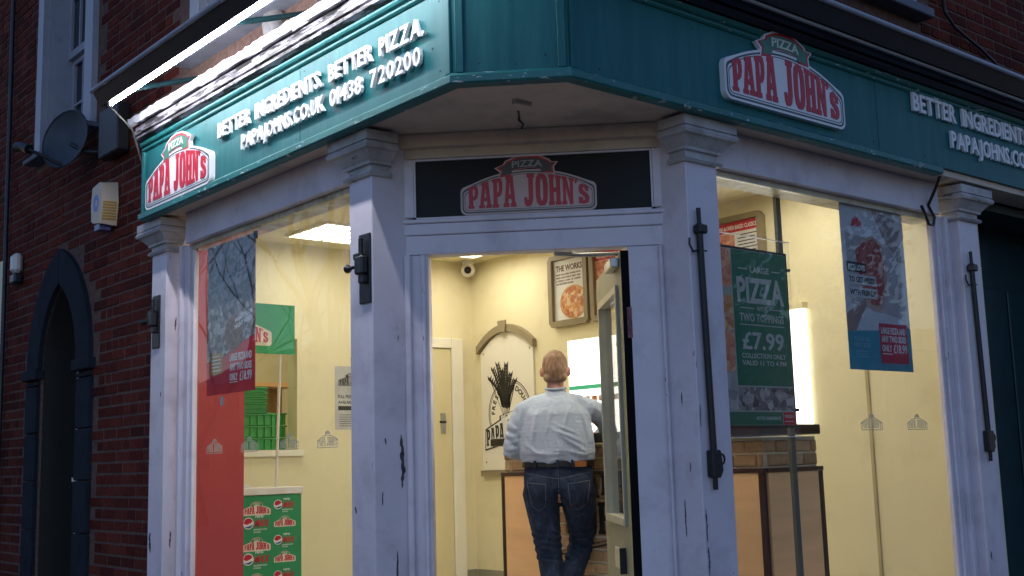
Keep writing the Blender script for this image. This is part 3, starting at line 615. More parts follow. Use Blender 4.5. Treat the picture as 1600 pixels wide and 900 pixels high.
al = thing('alarm_box', 'cream burglar alarm box with yellow louvres on the brick wall', 'alarm box', (.2, 4.48, 3.05))
Ma = FL(.2, 4.48, 3.05)
body = [(-.10, -.10), (-.115, .02), (-.09, .15), (.06, .17), (.10, .16), (.115, .02), (.09, -.14), (-.06, -.12)]
mb = MB(Ma); mb.add([(x, y, 0) for x, y in body]+[(x*.86, y*.93, .11) for x, y in body], [tuple(range(8))[::-1], tuple(range(8, 16))]+[(i, (i+1) % 8, 8+(i+1) % 8, 8+i) for i in range(8)]); mb.build('case', mat('alarm_cream', (.62, .5, .36), .45, var=.05), al)
for k in range(7):
    v = -.105+k*.019; mb = MB(Ma); mb.add([(.108-(.0 if v > 0 else -v*.14), v, .012), (.112-(.0 if v > 0 else -v*.14), v+.011, .012), (.096-(.0 if v > 0 else -v*.12), v+.011, .1), (.092-(.0 if v > 0 else -v*.12), v, .1)], [(0, 1, 2, 3)])
    mb.v += [v_+Vector((0, -.008, 0)) for v_ in mb.v[:4]]; mb.f += [(4, 5, 6, 7), (0, 1, 5, 4), (1, 2, 6, 5), (2, 3, 7, 6), (3, 0, 4, 7)]; mb.sm += [False]*5; mb.build('louvre', mat('yellow_plastic', (.5, .3, .06), .4), al)
MB(Ma).arr(curve_arr([[(.05*math.cos(a*PI/12)-.005, .06*math.sin(a*PI/12)+.02) for a in range(24)], [(.02*math.cos(a*PI/6)+.0, .026*math.sin(a*PI/6)+.02) for a in range(12)]], .1095, .1115)).build('emblem', mat('alarm_blue', (.12, .2, .5), .4), al)
MB(Ma).box(-.05, .04, -.165, -.125, .02, .1).build('strobe', mat('strobe_blue', (.1, .12, .25), .2), al)
wl_ = thing('wall_lamp', 'small white bulkhead lamp on the brick wall at the far left', 'wall lamp', (.2, 6.42, 2.9))
Mw = FL(.2, 6.42, 2.9); mb = MB(Mw); mb.box(-.06, .06, -.03, .13, .0, .075); mb.build('lens', PLAST, wl_, .025); MB(Mw).box(-.065, .065, -.12, -.035, 0, .07).build('base', DKPL, wl_, .015)
solo(MB().tube([(.17, 6.72, 0.1), (.17, 6.74, 2.9), (.17, 6.80, 6.5)], .018, 10), 'drainpipe', DKPL, 'slim dark drainpipe up the brick wall left of the pointed arch', 'drainpipe')
pts = [Vector((-.27, 3.33, 3.4)), Vector((-.1, 3.4, 3.30)), Vector((.02, 3.55, 3.16)), Vector((.1, 3.62, 3.06)), Vector((.12, 3.58, 2.98)), Vector((.06, 3.48, 2.97)), Vector((.03, 3.46, 3.0))]
solo(MB().tube(pts, .006, 6), 'cable', mat('grey_cable', (.2, .19, .17), .5), 'thin grey cable hanging from the lit trough light to the fascia end', 'cable')
pts = [Vector((3.68, .19, 5.2)), Vector((3.69, .185, 4.2)), Vector((3.70, .185, 3.9)), Vector((3.8, .18, 3.82)), Vector((4.1, .18, 3.75)), Vector((4.45, .18, 3.63)), Vector((4.9, .18, 3.5))]
solo(MB().tube(pts, .010, 6), 'cable', BLK, 'black cable down the brick wall above the right trough light', 'cable')
pts = [(3.22, .04, 2.775), (3.21, .07, 2.70), (3.24, .14, 2.62), (3.28, .13, 2.55), (3.26, .13, 2.505), (3.2, .125, 2.5), (3.16, .12, 2.56), (3.13, .12, 2.60)]
solo(MB().tube([Vector(p) for p in pts], .009, 6), 'cable', BLK, 'black cable end curling below the capital of the far right pilaster', 'cable')
solo(MB(FL(.2, 4.36, 3.56)).box(-.17, .17, -.17, .17, 0, .09), 'dark_wall_box', BLK, 'dark cupboard on the brick wall under the trough light end', 'cuboid', bevel=.01)  # plain dark box for an unidentified dark rectangle on the brickwork

# ================================================================ shop interior
st = lambda o: tag(o, kind='structure')
FPOLY = [(.25, 7.0), (.25, 1.3), (1.0, .55), (1.35, .25), (3.85, .25), (3.85, 7.0)]
st(MB().prism([(.25, 7.0), (.25, 1.25), (.42, 1.0), (1.0, .42), (1.25, .25), (3.85, .25), (3.85, 7.0)], .01, .15).build('shop_floor', FLOOR))
st(MB().prism([(.23, 7.0), (.23, 1.1), (.35, .8), (.8, .35), (1.1, .23), (3.85, .23), (3.85, 7.0)], 3.05, 3.15).build('ceiling', CEIL))
mb = MB(); X1 = FL(3.75, 0); Y1 = FR(0, 5)
st(MB().box(3.75, 3.9, .2, 7.0, .15, 3.05).build('wall_menu_side', CREAM))
mb = MB(Y1); mb.box(.3, 1.44, .15, 3.05, -.12, 0); mb.box(1.44, 1.935, .15, 1.385, -.12, 0); mb.box(1.44, 1.935, 2.27, 3.05, -.12, 0); mb.box(1.935, 3.75, .15, 3.05, -.12, 0); st(mb.build('wall_back', CREAM))
st(MB().box(.475, .55, 3.5, 7.0, .15, 3.05).build('wall_side', CREAM))
st(MB().box(.352, .475, 3.56, 5, .15, 3.05).build('wall_side_inner', CREAM))
st(MB().box(.2, 3.8, 6.9, 7.0, .15, 3.05).build('wall_kitchen', CREAM))
hd = MB(); hd.box(.215, .36, 1.29, 3.6, 2.77, 3.05); hd.box(1.34, 3.75, .215, .36, 2.77, 3.05); hd.box(3.5, 3.75, .215, .299, .15, 2.769); st(hd.build('bulkhead', CREAM))
st(MB(FD(1.5)).box(-.62, .66, 2.79, 3.05, -.1, 0).build('bulkhead_door', CREAM))
rp = tag(MB().box(.22, .685, 3.46, 3.54, .15, 3.05).build('red_partition', REDW), 'red painted end panel just inside the left window', 'partition')
sk = MB(); sk.box(3.735, 3.749, .4, 4.98, .15, .31); sk.box(3.62, 3.735, 4.985, 4.999, .15, .31); st(sk.build('skirting', mat('grey_skirting', (.27, .26, .19), .5)))
st(MB().box(3.738, 3.749, .93, .952, .15, 3.05).build('wall_joint_strip', mat('joint_strip', (.42, .36, .2), .5)))
# hatch into the kitchen
ht = thing('serving_hatch', 'cream framed serving hatch in the back wall with green crates on its sill', 'hatch', (1.69, 5, 1.38))
MB(Y1).box(1.36, 1.985, 1.335, 1.384, -.6, .03).build('sill', IFRAME, ht); MB(Y1).box(1.93, 1.975, 1.385, 2.27, -.13, .015).build('frame_post', CREAM, ht); MB(Y1).box(1.40, 1.975, 2.271, 2.31, -.13, .015).build('frame_head', CREAM, ht)
MB().box(1.2, 2.3, 5.6, 5.9, 1.93, 1.965).build('shelf', WOOD, ht); MB().box(1.2, 2.3, 5.9, 5.93, 1.55, 1.93).build('shelf_back', mat('brown_board', (.45, .27, .12), .6), ht)
kl = tag(MB().box(1.0, 2.4, 5.3, 5.9, 3.02, 3.045).build('kitchen_light', KITCH), 'bright ceiling light inside the kitchen behind the hatch', 'ceiling light')
def crate(x, y, z, w_, d, h, name, label, ribs=True):
    t = thing('crate', label, 'crate', (x, y, z), 'green crates stacked on the hatch sill'); 
    mb = MB(); mb.box(x-w_/2, x+w_/2, y-d/2, y-d/2+.008, z+.004, z+h-.012); mb.box(x-w_/2, x+w_/2, y+d/2-.008, y+d/2, z+.004, z+h-.012); mb.box(x-w_/2, x-w_/2+.008, y-d/2+.0085, y+d/2-.0085, z+.004, z+h-.012); mb.box(x+w_/2-.008, x+w_/2, y-d/2+.0085, y+d/2-.0085, z+.004, z+h-.012); mb.box(x-w_/2+.0085, x+w_/2-.0085, y-d/2+.0085, y+d/2-.0085, z+.004, z+.012); mb.build('body', GRN, t)
    MB().box(x-w_/2-.012, x+w_/2+.012, y-d/2-.012, y+d/2+.012, z+h-.0115, z+h).build('rim', GRN, t, .003)
    if ribs:
        for k in range(5): MB().box(x-w_/2+.02+k*(w_-.05)/4, x-w_/2+.032+k*(w_-.05)/4, y-d/2-.010, y-d/2-.0005, z+.006, z+h-.013).build('rib', GRN, t)
for k, nm in enumerate(('lowest large green crate on the hatch sill', 'middle large green crate in the hatch stack', 'top large green crate under the flat trays')):
    crate(1.62, 5.16, 1.386+k*.095, .30, .2, .094, nm, nm)
for k, nm in enumerate(('lowest large green crate at the right of the hatch', 'middle large green crate at the right of the hatch', 'upper large green crate at the right of the hatch')):
    crate(1.865, 5.30, 1.386+k*.1, .16, .2, .099, nm, nm)
for k, nm in enumerate(('lowest flat green tray above the large crates', 'second flat green tray from the bottom', 'third flat green tray from the bottom', 'fourth flat green tray from the bottom', 'topmost flat green tray of the stack')):
    crate(1.60, 5.16, 1.672+k*.042, .21, .17, .041, nm, nm, False)
# notice, CCTV, door
nt_ = thing('notice', 'white printed notice sheet taped to the cream back wall', 'notice', (2.44, 5, 1.8)); MN = Y1
MB(MN).box(2.29, 2.60, 1.54, 2.065, .001, .003).build('sheet', mat('grey_paper', (.45, .45, .44), .6), nt_)
a_ = MB(MN @ TR(2.315, 1.88, .0032)); 
lm = thing_logo_mats = (mat('notice_grey', (.3, .3, .3), .6), BLACK, BLACK, BLACK, PAPERW)
logo(MN @ TR(2.32, 1.90, .0), .25, nt_, .0045, lm, joined=True)
q = MB(MN)
put_text(q, 'FULL FRESH MENU', 2.32, 2.56, 1.80, .028, .0032, .004, .02); put_text(q, 'AVAILABLE INSIDE', 2.32, 2.56, 1.755, .024, .0032, .004, .02)
for k in range(6): q.box(2.33, 2.5+.05*rnd.random(), 1.66-k*.018, 1.664-k*.018, .0032, .004)
q.box(2.32, 2.57, 1.70, 1.735, .0032, .004); q.build('lettering', BLACK, nt_)
cc = thing('security_camera', 'white dome security camera in the corner of the ceiling', 'security camera', (3.62, 4.9, 2.98))
MB().lathe([(0, 3.05), (.05, 3.05), (.055, 3.03), (.045, 3.0), (0, 3.0)], 20, (3.62, 4.88)).build('base', PLAST, cc)
bm = bmesh.new(); bmesh.ops.create_uvsphere(bm, u_segments=20, v_segments=12, radius=.065); mb = MB(TR(3.62, 4.88, 2.965)); mb.add([v.co for v in bm.verts], [tuple(v.index for v in f.verts) for f in bm.faces], True); mb.build('housing', PLAST, cc)
mb = MB(TR(3.62, 4.88, 2.965) @ Matrix.Rotation(math.radians(-40), 4, 'Z') @ Matrix.Rotation(math.radians(100), 4, 'X')); mb.lathe([(0, .074), (.028, .072), (.034, .055), (0, .05)], 16); mb.build('lens', BLACKG, cc); bm.free()
idr = thing('interior_door', 'cream interior door in a white frame at the back of the shop', 'door', (3.1, 5, .15))
MB(Y1).box(2.62, 3.47, .155, 2.25, .004, .03).build('leaf', mat('cream_door', (.66, .58, .33), .4, var=.03), idr)
fr = MB(Y1); fr.box(3.475, 3.60, .15, 2.345, 0.001, .045); fr.box(2.49, 2.615, .15, 2.345, .001, .045); fr.box(2.616, 3.474, 2.255, 2.345, .001, .045); fr.build('frame', IFRAME, idr, .004)
MB(Y1).box(3.345, 3.40, 1.50, 1.68, .03, .037).build('handle_plate', mat('satin_steel', (.5, .48, .42), .35, metal=.8), idr, .003); MB(Y1).tube([(3.37, 1.6, .037), (3.37, 1.6, .07), (3.31, 1.6, .075)], .011, 8).build('handle', DKPL, idr)
# ceiling lights, some of them unseen and added to light the counter and man
for i, (x, y) in enumerate(((1.95, 4.35), (3.2, 4.35), (1.9, 2.5), (3.15, 1.2), (1.0, 2.5), (2.2, .68), (1.22, 1.28))):
    t = thing('ceiling_light', ('square ceiling light panel seen through the left window', 'square ceiling light panel seen through the doorway', 'unseen square ceiling light panel over the middle of the shop', 'square ceiling light panel behind the right window', 'added unseen light panel just inside the door, lighting the counter', 'added unseen light panel lighting the counter end by the right window', 'added unseen light panel lighting the man and the counter')[i], 'ceiling light', (x, y, 3.05), 'square ceiling light panels')
    h = .29; fr = MB(); fr.box(x-h-.02, x+h+.02, y-h-.02, y-h, 3.025, 3.048); fr.box(x-h-.02, x+h+.02, y+h, y+h+.02, 3.025, 3.048); fr.box(x-h-.02, x-h, y-h, y+h, 3.025, 3.048); fr.box(x+h, x+h+.02, y-h, y+h, 3.025, 3.048); fr.build('frame', IFRAME, t)
    MB().box(x-h, x+h, y-h, y+h, 3.04, 3.048).build('diffuser', PANEL, t)
    for k in (-1, 0, 1): MB().box(x-h, x+h, y+k*.145-.012, y+k*.145+.012, 3.026, 3.0385).build('louvre', IFRAME, t)
    MB().box(x-.012, x+.012, y-h, y+h, 3.0262, 3.0387).build('louvre', IFRAME, t)

# menu boards on the wall
FOOD = voro('pizza_print', [(.5, .12, .03), (.75, .5, .2), (.8, .7, .5), (.35, .06, .02), (.65, .3, .08)], 34)
FOOD2 = voro('red_food_print', [(.45, .03, .02), (.7, .3, .12), (.6, .1, .05), (.8, .6, .4)], 40)
GREYF = voro('grey_photo_print', [(.5, .47, .45), (.45, .43, .43), (.18, .17, .18), (.55, .52, .5), (.1, .09, .09)], 16)
BWF = voro('dark_photo_print', [(.02, .02, .02), (.6, .55, .5), (.06, .05, .06), (.75, .7, .65), (.01, .01, .01), (.3, .28, .27)], 30)
def disc(cx, cy, rx, ry, n=40, a0=0, a1=2*PI, jag=0): return [(cx+rx*(1+rnd.uniform(-jag, jag))*math.cos(a0+(a1-a0)*i/n), cy+ry*(1+rnd.uniform(-jag, jag))*math.sin(a0+(a1-a0)*i/n)) for i in range(n)]
def board(y0, y1, label, kind):
    u0, u1 = -y0, -y1; t = thing('menu_board', label, 'menu board', (3.75, (y0+y1)/2, 2.3), 'framed menu boards high on the wall')
    fr = MB(X1); r = .03
    fr.arr(curve_arr([[(u0, 2.37), (u0+r, 2.335), (u1-r, 2.335), (u1, 2.37), (u1, 2.90), (u1-r, 2.935), (u0+r, 2.935), (u0, 2.90)], [(u0+.045, 2.385), (u1-.045, 2.385), (u1-.045, 2.895), (u0+.045, 2.895)]], .002, .05)); fr.build('frame', TAUPE, t)
    a, b = u0+.046, u1-.046; W = b-a
    MB(X1).box(a, b, 2.386, 2.894, .002, .02).build('sheet', PAPERW, t)
    if kind == 0:
        MB(X1).arr(curve_arr([[(x, y) for x, y in disc(a+W*.62, 2.53, .165, .14, 40, jag=.015) if x < b]+[]], .0202, .0212)).build('crust_print', mat('crust', (.55, .3, .1), .6), t)
        MB(X1).arr(curve_arr([[(x, y) for x, y in disc(a+W*.62, 2.53, .152, .128, 40, jag=.02) if x < b-.003]], .0213, .0221)).build('pizza_print', FOOD, t)
        q = MB(X1); put_text(q, 'THE WORKS', a+.03, b-.03, 2.80, .05, .0202, .0212, .05)
        for i, s_ in enumerate(('FROM THE OVEN TOPPED WITH', 'FRESH VEGETABLES, MEAT AND', 'A TRIPLE LAYER OF CHEESE', 'ON OUR FRESH DOUGH')): put_text(q, s_, a+.03, b-.05-.03*i*(i == 3), 2.765-i*.026, .014, .0202, .0212, .03)
        q.build('lettering', mat('brown_print', (.12, .05, .02), .5), t)
    else:
        MB(X1).box(a, b, 2.82, 2.893, .0202, .0212).build('red_header', RED, t)
        MB(X1).box(a, a+W*.45, 2.60, 2.815, .0202, .0212).build('pizza_print', FOOD2, t); MB(X1).box(a, a+W*.5, 2.39, 2.50, .0202, .0212).build('pizza_print', FOOD, t)
        q = MB(X1); put_text(q, 'FIRED & OVEN BAKED CLASSICS', a+.02, b-.02, 2.84, .03, .0213, .022, .03); q.build('header_lettering', PAPERW, t)
        q = MB(X1)
        for i in range(9): q.box(a+W*.52, b-.02-.06*rnd.random()*W, 2.79-i*.024, 2.797-i*.024, .0202, .021)
        for i in range(3): q.box(a+.02, b-.02-.3*W*rnd.random(), 2.565-i*.024, 2.573-i*.024, .0202, .021)
        q.build('lettering', BLACK, t)
board(3.90, 3.43, 'framed menu board headed THE WORKS with a pizza picture', 0)
board(3.40, 2.93, 'red-headed menu board partly hidden behind the open door', 1)
board(2.90, 2.43, 'red-headed menu board third along the wall', 1)
board(2.15, 1.66, 'red-headed menu board seen through the right window above the hanging poster', 1)
# lit menu strip
lt = thing('lit_menu_panel', 'brightly lit white menu panel with a green stripe behind the counter', 'menu panel', (3.75, 2.6, 1.5))
fr = MB(X1); fr.box(-3.95, -3.70, 1.46, 2.245, .001, .02); fr.box(-3.70, -1.36, 2.205, 2.245, .001, .06); fr.build('frame', CREAM, lt)
MB(X1).box(-3.70, -1.37, 1.42, 2.204, .001, .03).build('panel', MENUL, lt)
MB(X1).box(-3.70, -3.0, 1.80, 1.835, .0302, .031).build('stripe', mat('menu_green', (.03, .25, .12), .5, emit=((.05, .4, .2), .4)), lt)
for k in range(8): MB(X1).box(-3.68+k*.08, -3.62+k*.08, 1.70, 1.745, .0302, .031).build('menu_picture', FOOD, lt)
q = MB(X1)
for k in range(6): q.box(-3.68, -3.3-.2*rnd.random(), 1.66-k*.02, 1.667-k*.02, .0302, .031)
q.build('small_print', TAUPE, lt); MB(X1).arr(curve_arr([disc(-3.10, 2.13, .05, .035)], .0302, .031)).build('badge', mat('orange_print', (.7, .12, .03), .5), lt)
# arched decal panel
ap = thing('arched_wall_panel', 'arched white wall panel with a black wheat sheaf emblem', 'wall panel', (3.75, 4.5, 1.15))
u0, u1 = -4.865, -4.15; cu = (u0+u1)/2; top = lambda u, o=0: 2.20+o+.17*(1-((u-cu)/((u1-u0)/2))**2)
pl = [(u0, 1.17), (u1, 1.17)]+[(u1+(u0-u1)*i/16, top(u1+(u0-u1)*i/16)) for i in range(17)]
MB(X1).arr(curve_arr([pl], .002, .02)).build('panel', mat('panel_white', (.78, .74, .62), .45, var=.02), ap)
ar = [(u1+.03+(u0-u1-.06)*i/16, top(u1+(u0-u1)*i/16, .0)+.002) for i in range(17)]; ar2 = [(x, y+.065) for x, y in ar][::-1]
MB(X1).arr(curve_arr([ar+ar2], .002, .05)).build('arch_moulding', TAUPE, ap); MB(X1).prism([(cu-.045, 2.36), (cu+.04, 2.36), (cu+.06, 2.47), (cu-.065, 2.47)], .0515, .065).build('keystone', TAUPE, ap, .006)
MB(X1).box(u0-.01, u1+.01, 1.12, 1.168, .002, .04).build('base_moulding', TAUPE, ap)
for u, v in ((u0+.04, 2.2), (u1-.04, 2.2), (u0+.05, 1.24), (u1-.05, 1.24)): MB(X1).lathe([(0, .024), (.009, .022), (.009, .0202), (0, .0202)], 10, (u, v)).build('stud', TAUPE, ap)
cx, cy, R_ = cu+.03, 1.66, .29
ring = disc(cx, cy, R_, R_*1.0, 48); MB(X1).arr(curve_arr([ring, disc(cx, cy, R_-.008, R_-.008, 48)], .0202, .0215)).build('ring', BLACK, ap)
MB(X1).arr(curve_arr([disc(cx, cy, R_-.018, R_-.018, 48), disc(cx, cy, R_-.023, R_-.023, 48)], .0202, .0215)).build('ring', BLACK, ap)
def arc_text(txt, a0, da, r, h, mt, name):
    for i, ch in enumerate(txt):
        a = math.radians(a0-i*da); M2 = X1 @ TR(cx+r*math.cos(a), cy+r*math.sin(a), 0) @ Matrix.Rotation(a-PI/2, 4, 'Z'); q = MB(M2); _, _, xa, xb = text_arr(ch, .05, 0, .001); k = h/.73
        put_text(q, ch, -(xb-xa)*k/2, (xb-xa)*k/2, 0, h, .0202, .0215, .05); q.build(name, mt, ap)
arc_text('FRESH', 178, 12.5, .205, .045, BLACK, 'emblem_letter'); arc_text('DOUGH', 62, 12.5, .205, .045, BLACK, 'emblem_letter')
wh = MB(X1)
for j, (dx, h, cv) in enumerate(((-.11, .42, -.10), (-.07, .46, -.06), (-.03, .40, -.03), (.0, .45, .02), (.03, .36, .06), (.06, .30, .10), (-.09, .34, -.16))):
    for i in range(14):
        t = i/13; x = cx-.05+dx*.3+cv*t*t+dx*.3*t; y = cy-.03+h*(.25+.72*t)
        for s in (-1, 1):
            ex, ey = x+s*(.034-.012*t), y+.024
            wh.arr(curve_arr([[(x, y-.010), (ex, ey-.020), (ex+s*.006, ey+.020), (x+s*.003, y+.016)]], .0202+.0001*j, .0215+.0001*j))
    P0 = [(cx-.05+dx*.2, cy-.05), (cx-.045+dx*.2, cy-.05)]; xt, yt = cx-.05+dx*.6+cv, cy-.03+h*.97; wh.arr(curve_arr([[P0[0], P0[1], (xt+.004, yt), (xt, yt+.03)]], .0202+.0001*j+.00005, .0215+.0001*j+.00005))
wh.build('wheat_sheaf', BLACK, ap)
MB(X1).prism([(cx-.14, cy-.10), (cx+.17, cy-.04), (cx+.17, cy+.04), (cx-.14, cy-.02)], .0202, .0235).build('ribbon', BLACK, ap)
q = MB(X1 @ TR(cx-.11, cy-.07, 0) @ Matrix.Rotation(math.radians(11), 4, 'Z')); put_text(q, 'PIZZA', 0, .24, 0, .05, .0236, .0246, .05); q.build('ribbon_lettering', PAPERW, ap)
q = MB(X1); S_ = [(u0+.04, 1.34), (u1-.02, 1.46), (u1-.02, 1.70), (cx+.1, 1.70), (u0+.05, 1.53)]; MB(X1).arr(curve_arr([S_], .0217, .0238)).build('name_plate', BLACK, ap); MB(X1).arr(curve_arr([[(u0+.052, 1.355), (u1-.03, 1.47), (u1-.03, 1.685), (cx+.1, 1.685), (u0+.062, 1.52)]], .0239, .0248)).build('name_plate_inner', PAPERW, ap)
x = u0+.065
q = MB(X1)
for i, ch in enumerate("PAPA JOHN'S"):
    wd = GL[ch][1]*.064
    if ch != ' ':
        vs_, fs_ = glyph(ch, .0249, .0262); q.add([(x+p.x*wd, 1.372+(x-u0)*.16+p.y*(.135+(x-u0)*.12), p.z) for p in vs_], fs_)
    x += wd+.004
q.build('name_lettering', BLACK, ap)

# counter
ct = thing('counter', 'shop counter with a buff brick top band, pale wood panels and a black worktop', 'counter', (2.45, 1.7, .15))
MB().box(2.215, 2.68, .615, 2.735, .15, 1.335).build('carcass', IMORT, ct)
MB().box(2.14, 2.67, .565, 2.80, 1.345, 1.40).build('worktop', CTOP, ct, .006)
for a in ((2.185, 2.21, .59, 2.75, 1.150, 1.172), (2.2105, 2.70, .585, .61, 1.150, 1.172)): MB().box(*a).build('trim_strip', DKW, ct)
MB().box(2.192, 2.21, 2.375, 2.72, .16, 1.148).build('wood_panel', WOOD, ct); MB().box(2.188, 2.206, 2.722, 2.75, .15, 1.149).build('dark_edge', DKW, ct)
MB().box(2.192, 2.21, .635, .98, .16, 1.148).build('wood_panel', WOOD, ct); MB().box(2.188, 2.212, .6, .633, .15, 1.149).build('dark_edge', DKW, ct); MB().box(2.222, 2.66, .592, .612, .16, 1.148).build('wood_panel', WOOD, ct); MB().box(2.662, 2.70, .59, .612, .15, 1.149).build('dark_edge', DKW, ct)
ib = {}
def ibrick(M, u, v, wd, h=.062):
    k = (round(wd, 3), id(M))
    if k not in ib:
        mb = MB(Matrix(M.to_3x3().to_4x4())); a = wd/2; b = h/2; t = .006
        mb.add([(-a, -b, -.004), (a, -b, -.004), (a, b, -.004), (-a, b, -.004), (-a+t, -b+t, .008), (a-t, -b+t, .008), (a-t, b-t, .008), (-a+t, b-t, .008)], [(0, 1, 5, 4), (1, 2, 6, 5), (2, 3, 7, 6), (3, 0, 4, 7), (4, 5, 6, 7)])
        o = mb.build('brick', IBRICK); ib[k] = o.data; bpy.data.objects.remove(o)
    o = bpy.data.objects.new('brick', ib[k]); COL.objects.link(o); o.parent = ct; o.location = M @ Vector((u, v, rnd.uniform(-.002, .001)))-Vector((2.45, 1.7, .15))
MF = FL(2.212, 0); MR = FR(0, .612)
def course(M, u0, u1, v, off):
    u = u0-off
    while u < u1:
        a, b = max(u, u0), min(u+.145, u1)
        if b-a > .03: ibrick(M, (a+b)/2, v, round((b-a)*100)/100)
        u += .155
for r_ in range(2): course(MF, -2.735, -.615, 1.212+r_*.074, .0 if r_ else .08); course(MR, 2.215, 2.68, 1.212+r_*.074, .05 if r_ else .12)
for r_ in range(13): course(MF, -2.37, -.985, 1.112-r_*.074, .0 if r_ % 2 else .08)
MF2 = FL(2.200, 0); lg = MB(MF2)
def big(txt, u0, wd, v, h):
    x = u0
    for ch in txt:
        w2 = GL[ch][1]*wd
        if ch != ' ': vs_, fs_ = glyph(ch, 0, .002); lg.add([(x+p.x*w2, v+p.y*h+(x-u0)*.12, p.z) for p in vs_], fs_)
        x += w2+.015
big("PAPA", -2.06, .115, 1.0, .12); big("JOHN'S", -2.12, .13, .765, .19); lg.build('counter_lettering', BLACK, ct)
MB(MF2).arr(curve_arr([[(-2.30, .64), (-1.0, .88), (-1.0, .89), (-2.30, .65)]], 0, .002)).build('counter_underline', BLACK, ct); MB(MF2).arr(curve_arr([[(-2.30, .665), (-1.0, .905), (-1.0, .91), (-2.30, .67)]], 0, .002)).build('counter_underline', BLACK, ct)

# promotion stand
ps = thing('promotion_stand', 'green promotional counter stand with white top and repeating red logos', 'promotional stand', (1.11, 3.95, .15))
MS = FR(0, 3.9)
MB(MS).box(.68, 1.345, .2, 1.065, -.38, 0).build('panel', PGREEN, ps); MB(MS).box(.665, 1.355, 1.068, 1.115, -.4, .012).build('top', mat('stand_white', (.75, .73, .66), .4), ps, .004); MB(MS).box(.70, .98, 1.116, 1.14, -.3, -.05).build('leaflets', PAPERW, ps)
lmat = (mat('logo_cream', (.78, .72, .56), .5), RED, MATS['logo_cream'], PGREEN, CREAMT)
def pepsi(M, x, y, s):
    d = .0012
    MB(M).arr(curve_arr([disc(x, y, .034*s, .034*s, 24)], .0002, d)).build('roundel', PAPERW, ps)
    MB(M).arr(curve_arr([[(x-.029*s, y+.0*s)]+[(x+.029*s*math.cos(a), y+.029*s*math.sin(a)) for a in [math.radians(q) for q in range(170, 19, -15)]]+[(x+.012*s, y-.0*s), (x-.01*s, y-.008*s)]], d, d+.0006)).build('roundel_red', RED, ps)
    MB(M).arr(curve_arr([[(x+.029*s*math.cos(a), y+.029*s*math.sin(a)) for a in [math.radians(q) for q in range(215, 346, 13)]]+[(x+.006*s, y-.016*s), (x-.008*s, y-.02*s)]], d, d+.0006)).build('roundel_blue', BLUEP, ps)
    q = MB(M); put_text(q, 'MAX', x+.043*s, x+.135*s, y-.022*s, .042*s, .0002, .0012, .07, lambda p: Vector((p.x+.25*(p.y-y), p.y, p.z))); q.build('red_word', RED, ps)
    q = MB(M); put_text(q, 'PEPSI', x+.045*s, x+.095*s, y+.030*s, .013*s, .0002, .001, .03); put_text(q, 'MAXIMUM TASTE', x+.035*s, x+.12*s, y-.042*s, .009*s, .0002, .001, .02); put_text(q, 'NO SUGAR', x+.035*s, x+.08*s, y-.056*s, .009*s, .0002, .001, .02); q.build('small_words', PAPERW, ps)
for r_ in range(4):
    y = .97-r_*.235
    logo(MS @ TR(.905, y-.035, 0), .205, ps, .001, lmat, joined=True); pepsi(MS, .945, y-.085, 1.15)
    logo(MS @ TR(1.135, y-.12, 0), .165, ps, .001, lmat, joined=True); pepsi(MS, 1.165, y+.03, .95)
    logo(MS @ TR(.675, y-.15, 0), .19, ps, .001, lmat, joined=True)
q = MB(MS @ TR(1.30, 0, 0))
MB().tube([(1.26, 4.1, 1.11), (1.29, 4.1, 2.05)], .011, 8).build('pole', PLAST, ps)
MB(FR(0, 4.09)).box(.62, 1.40, 2.045, 2.40, -.004, .004).build('header_board', mat('header_green', (.03, .36, .12), .5), ps)
logo(FR(.71, 4.084, 2.10), .50, ps, .006, lmat, joined=True)

# ================================================================ open door leaf
an = math.radians(53); H0 = Vector((1.022, .366, 0))-.048*Vector((math.sin(an), -math.cos(an), 0)); 
LM = Matrix(((math.cos(an), 0, -math.sin(an), H0.x), (math.sin(an), 0, math.cos(an), H0.y), (0, 1, 0, .15), (0, 0, 0, 1)))   # u along leaf, v up, w toward left (visible face)
dl = thing('shop_door', 'glazed grey-green shop door standing open inward at the right jamb', 'door', H0)
Wd = .86; T = -.046
for a in ((0.0, .115, 0, 2.03), (Wd-.10, Wd, 0, 2.03)): MB(LM).box(a[0], a[1], a[2], a[3], T, 0).build('stile', LEAFG, dl, .003)
MB(LM).box(.116, Wd-.101, 1.89, 2.03, T, 0).build('rail', LEAFG, dl); MB(LM).box(.116, Wd-.101, 0, .79, T, 0).build('rail', LEAFG, dl)
MB(LM).box(-.004, -.001, 0, 2.03, T-.002, .001).build('hinge_edge', mat('door_edge_black', (.004, .005, .004), .7, spec=.1), dl)
BE = mat('door_bead', (.42, .40, .28), .4)
b = MB(LM); b.box(.116, .145, .792, 1.888, T-.004, .014); b.build('glazing_bead', BE, dl); b = MB(LM); b.box(Wd-.13, Wd-.101, .792, 1.888, T-.004, .014); b.build('glazing_bead', BE, dl)
MB(LM).box(.146, Wd-.131, .792, .825, T-.004, .016).build('glazing_bead', BE, dl); MB(LM).box(.146, Wd-.131, 1.855, 1.888, T-.004, .014).build('glazing_bead', BE, dl)
MB(LM).box(.146, Wd-.131, .826, 1.854, -.026, -.020).build('pane', DGLASS, dl)
MB(LM).box(.22, .48, .585, .68, .0005, .014).build('letter_plate', mat('letter_plate', (.55, .52, .4), .35, metal=.3), dl, .003); MB(LM).box(.205, .218, .575, .69, .0005, .03).build('letter_plate_shadow', BLK, dl)  # black strip beside the letter plate stands in for its shadow
MB(LM @ TR(0, 0, 0)).box(-.0055, -.0042, 1.63, 1.77, -.04, -.018).build('sticker', mat('pink_sticker', (.2, .05, .07), .5, var=.6, scale=60), dl)
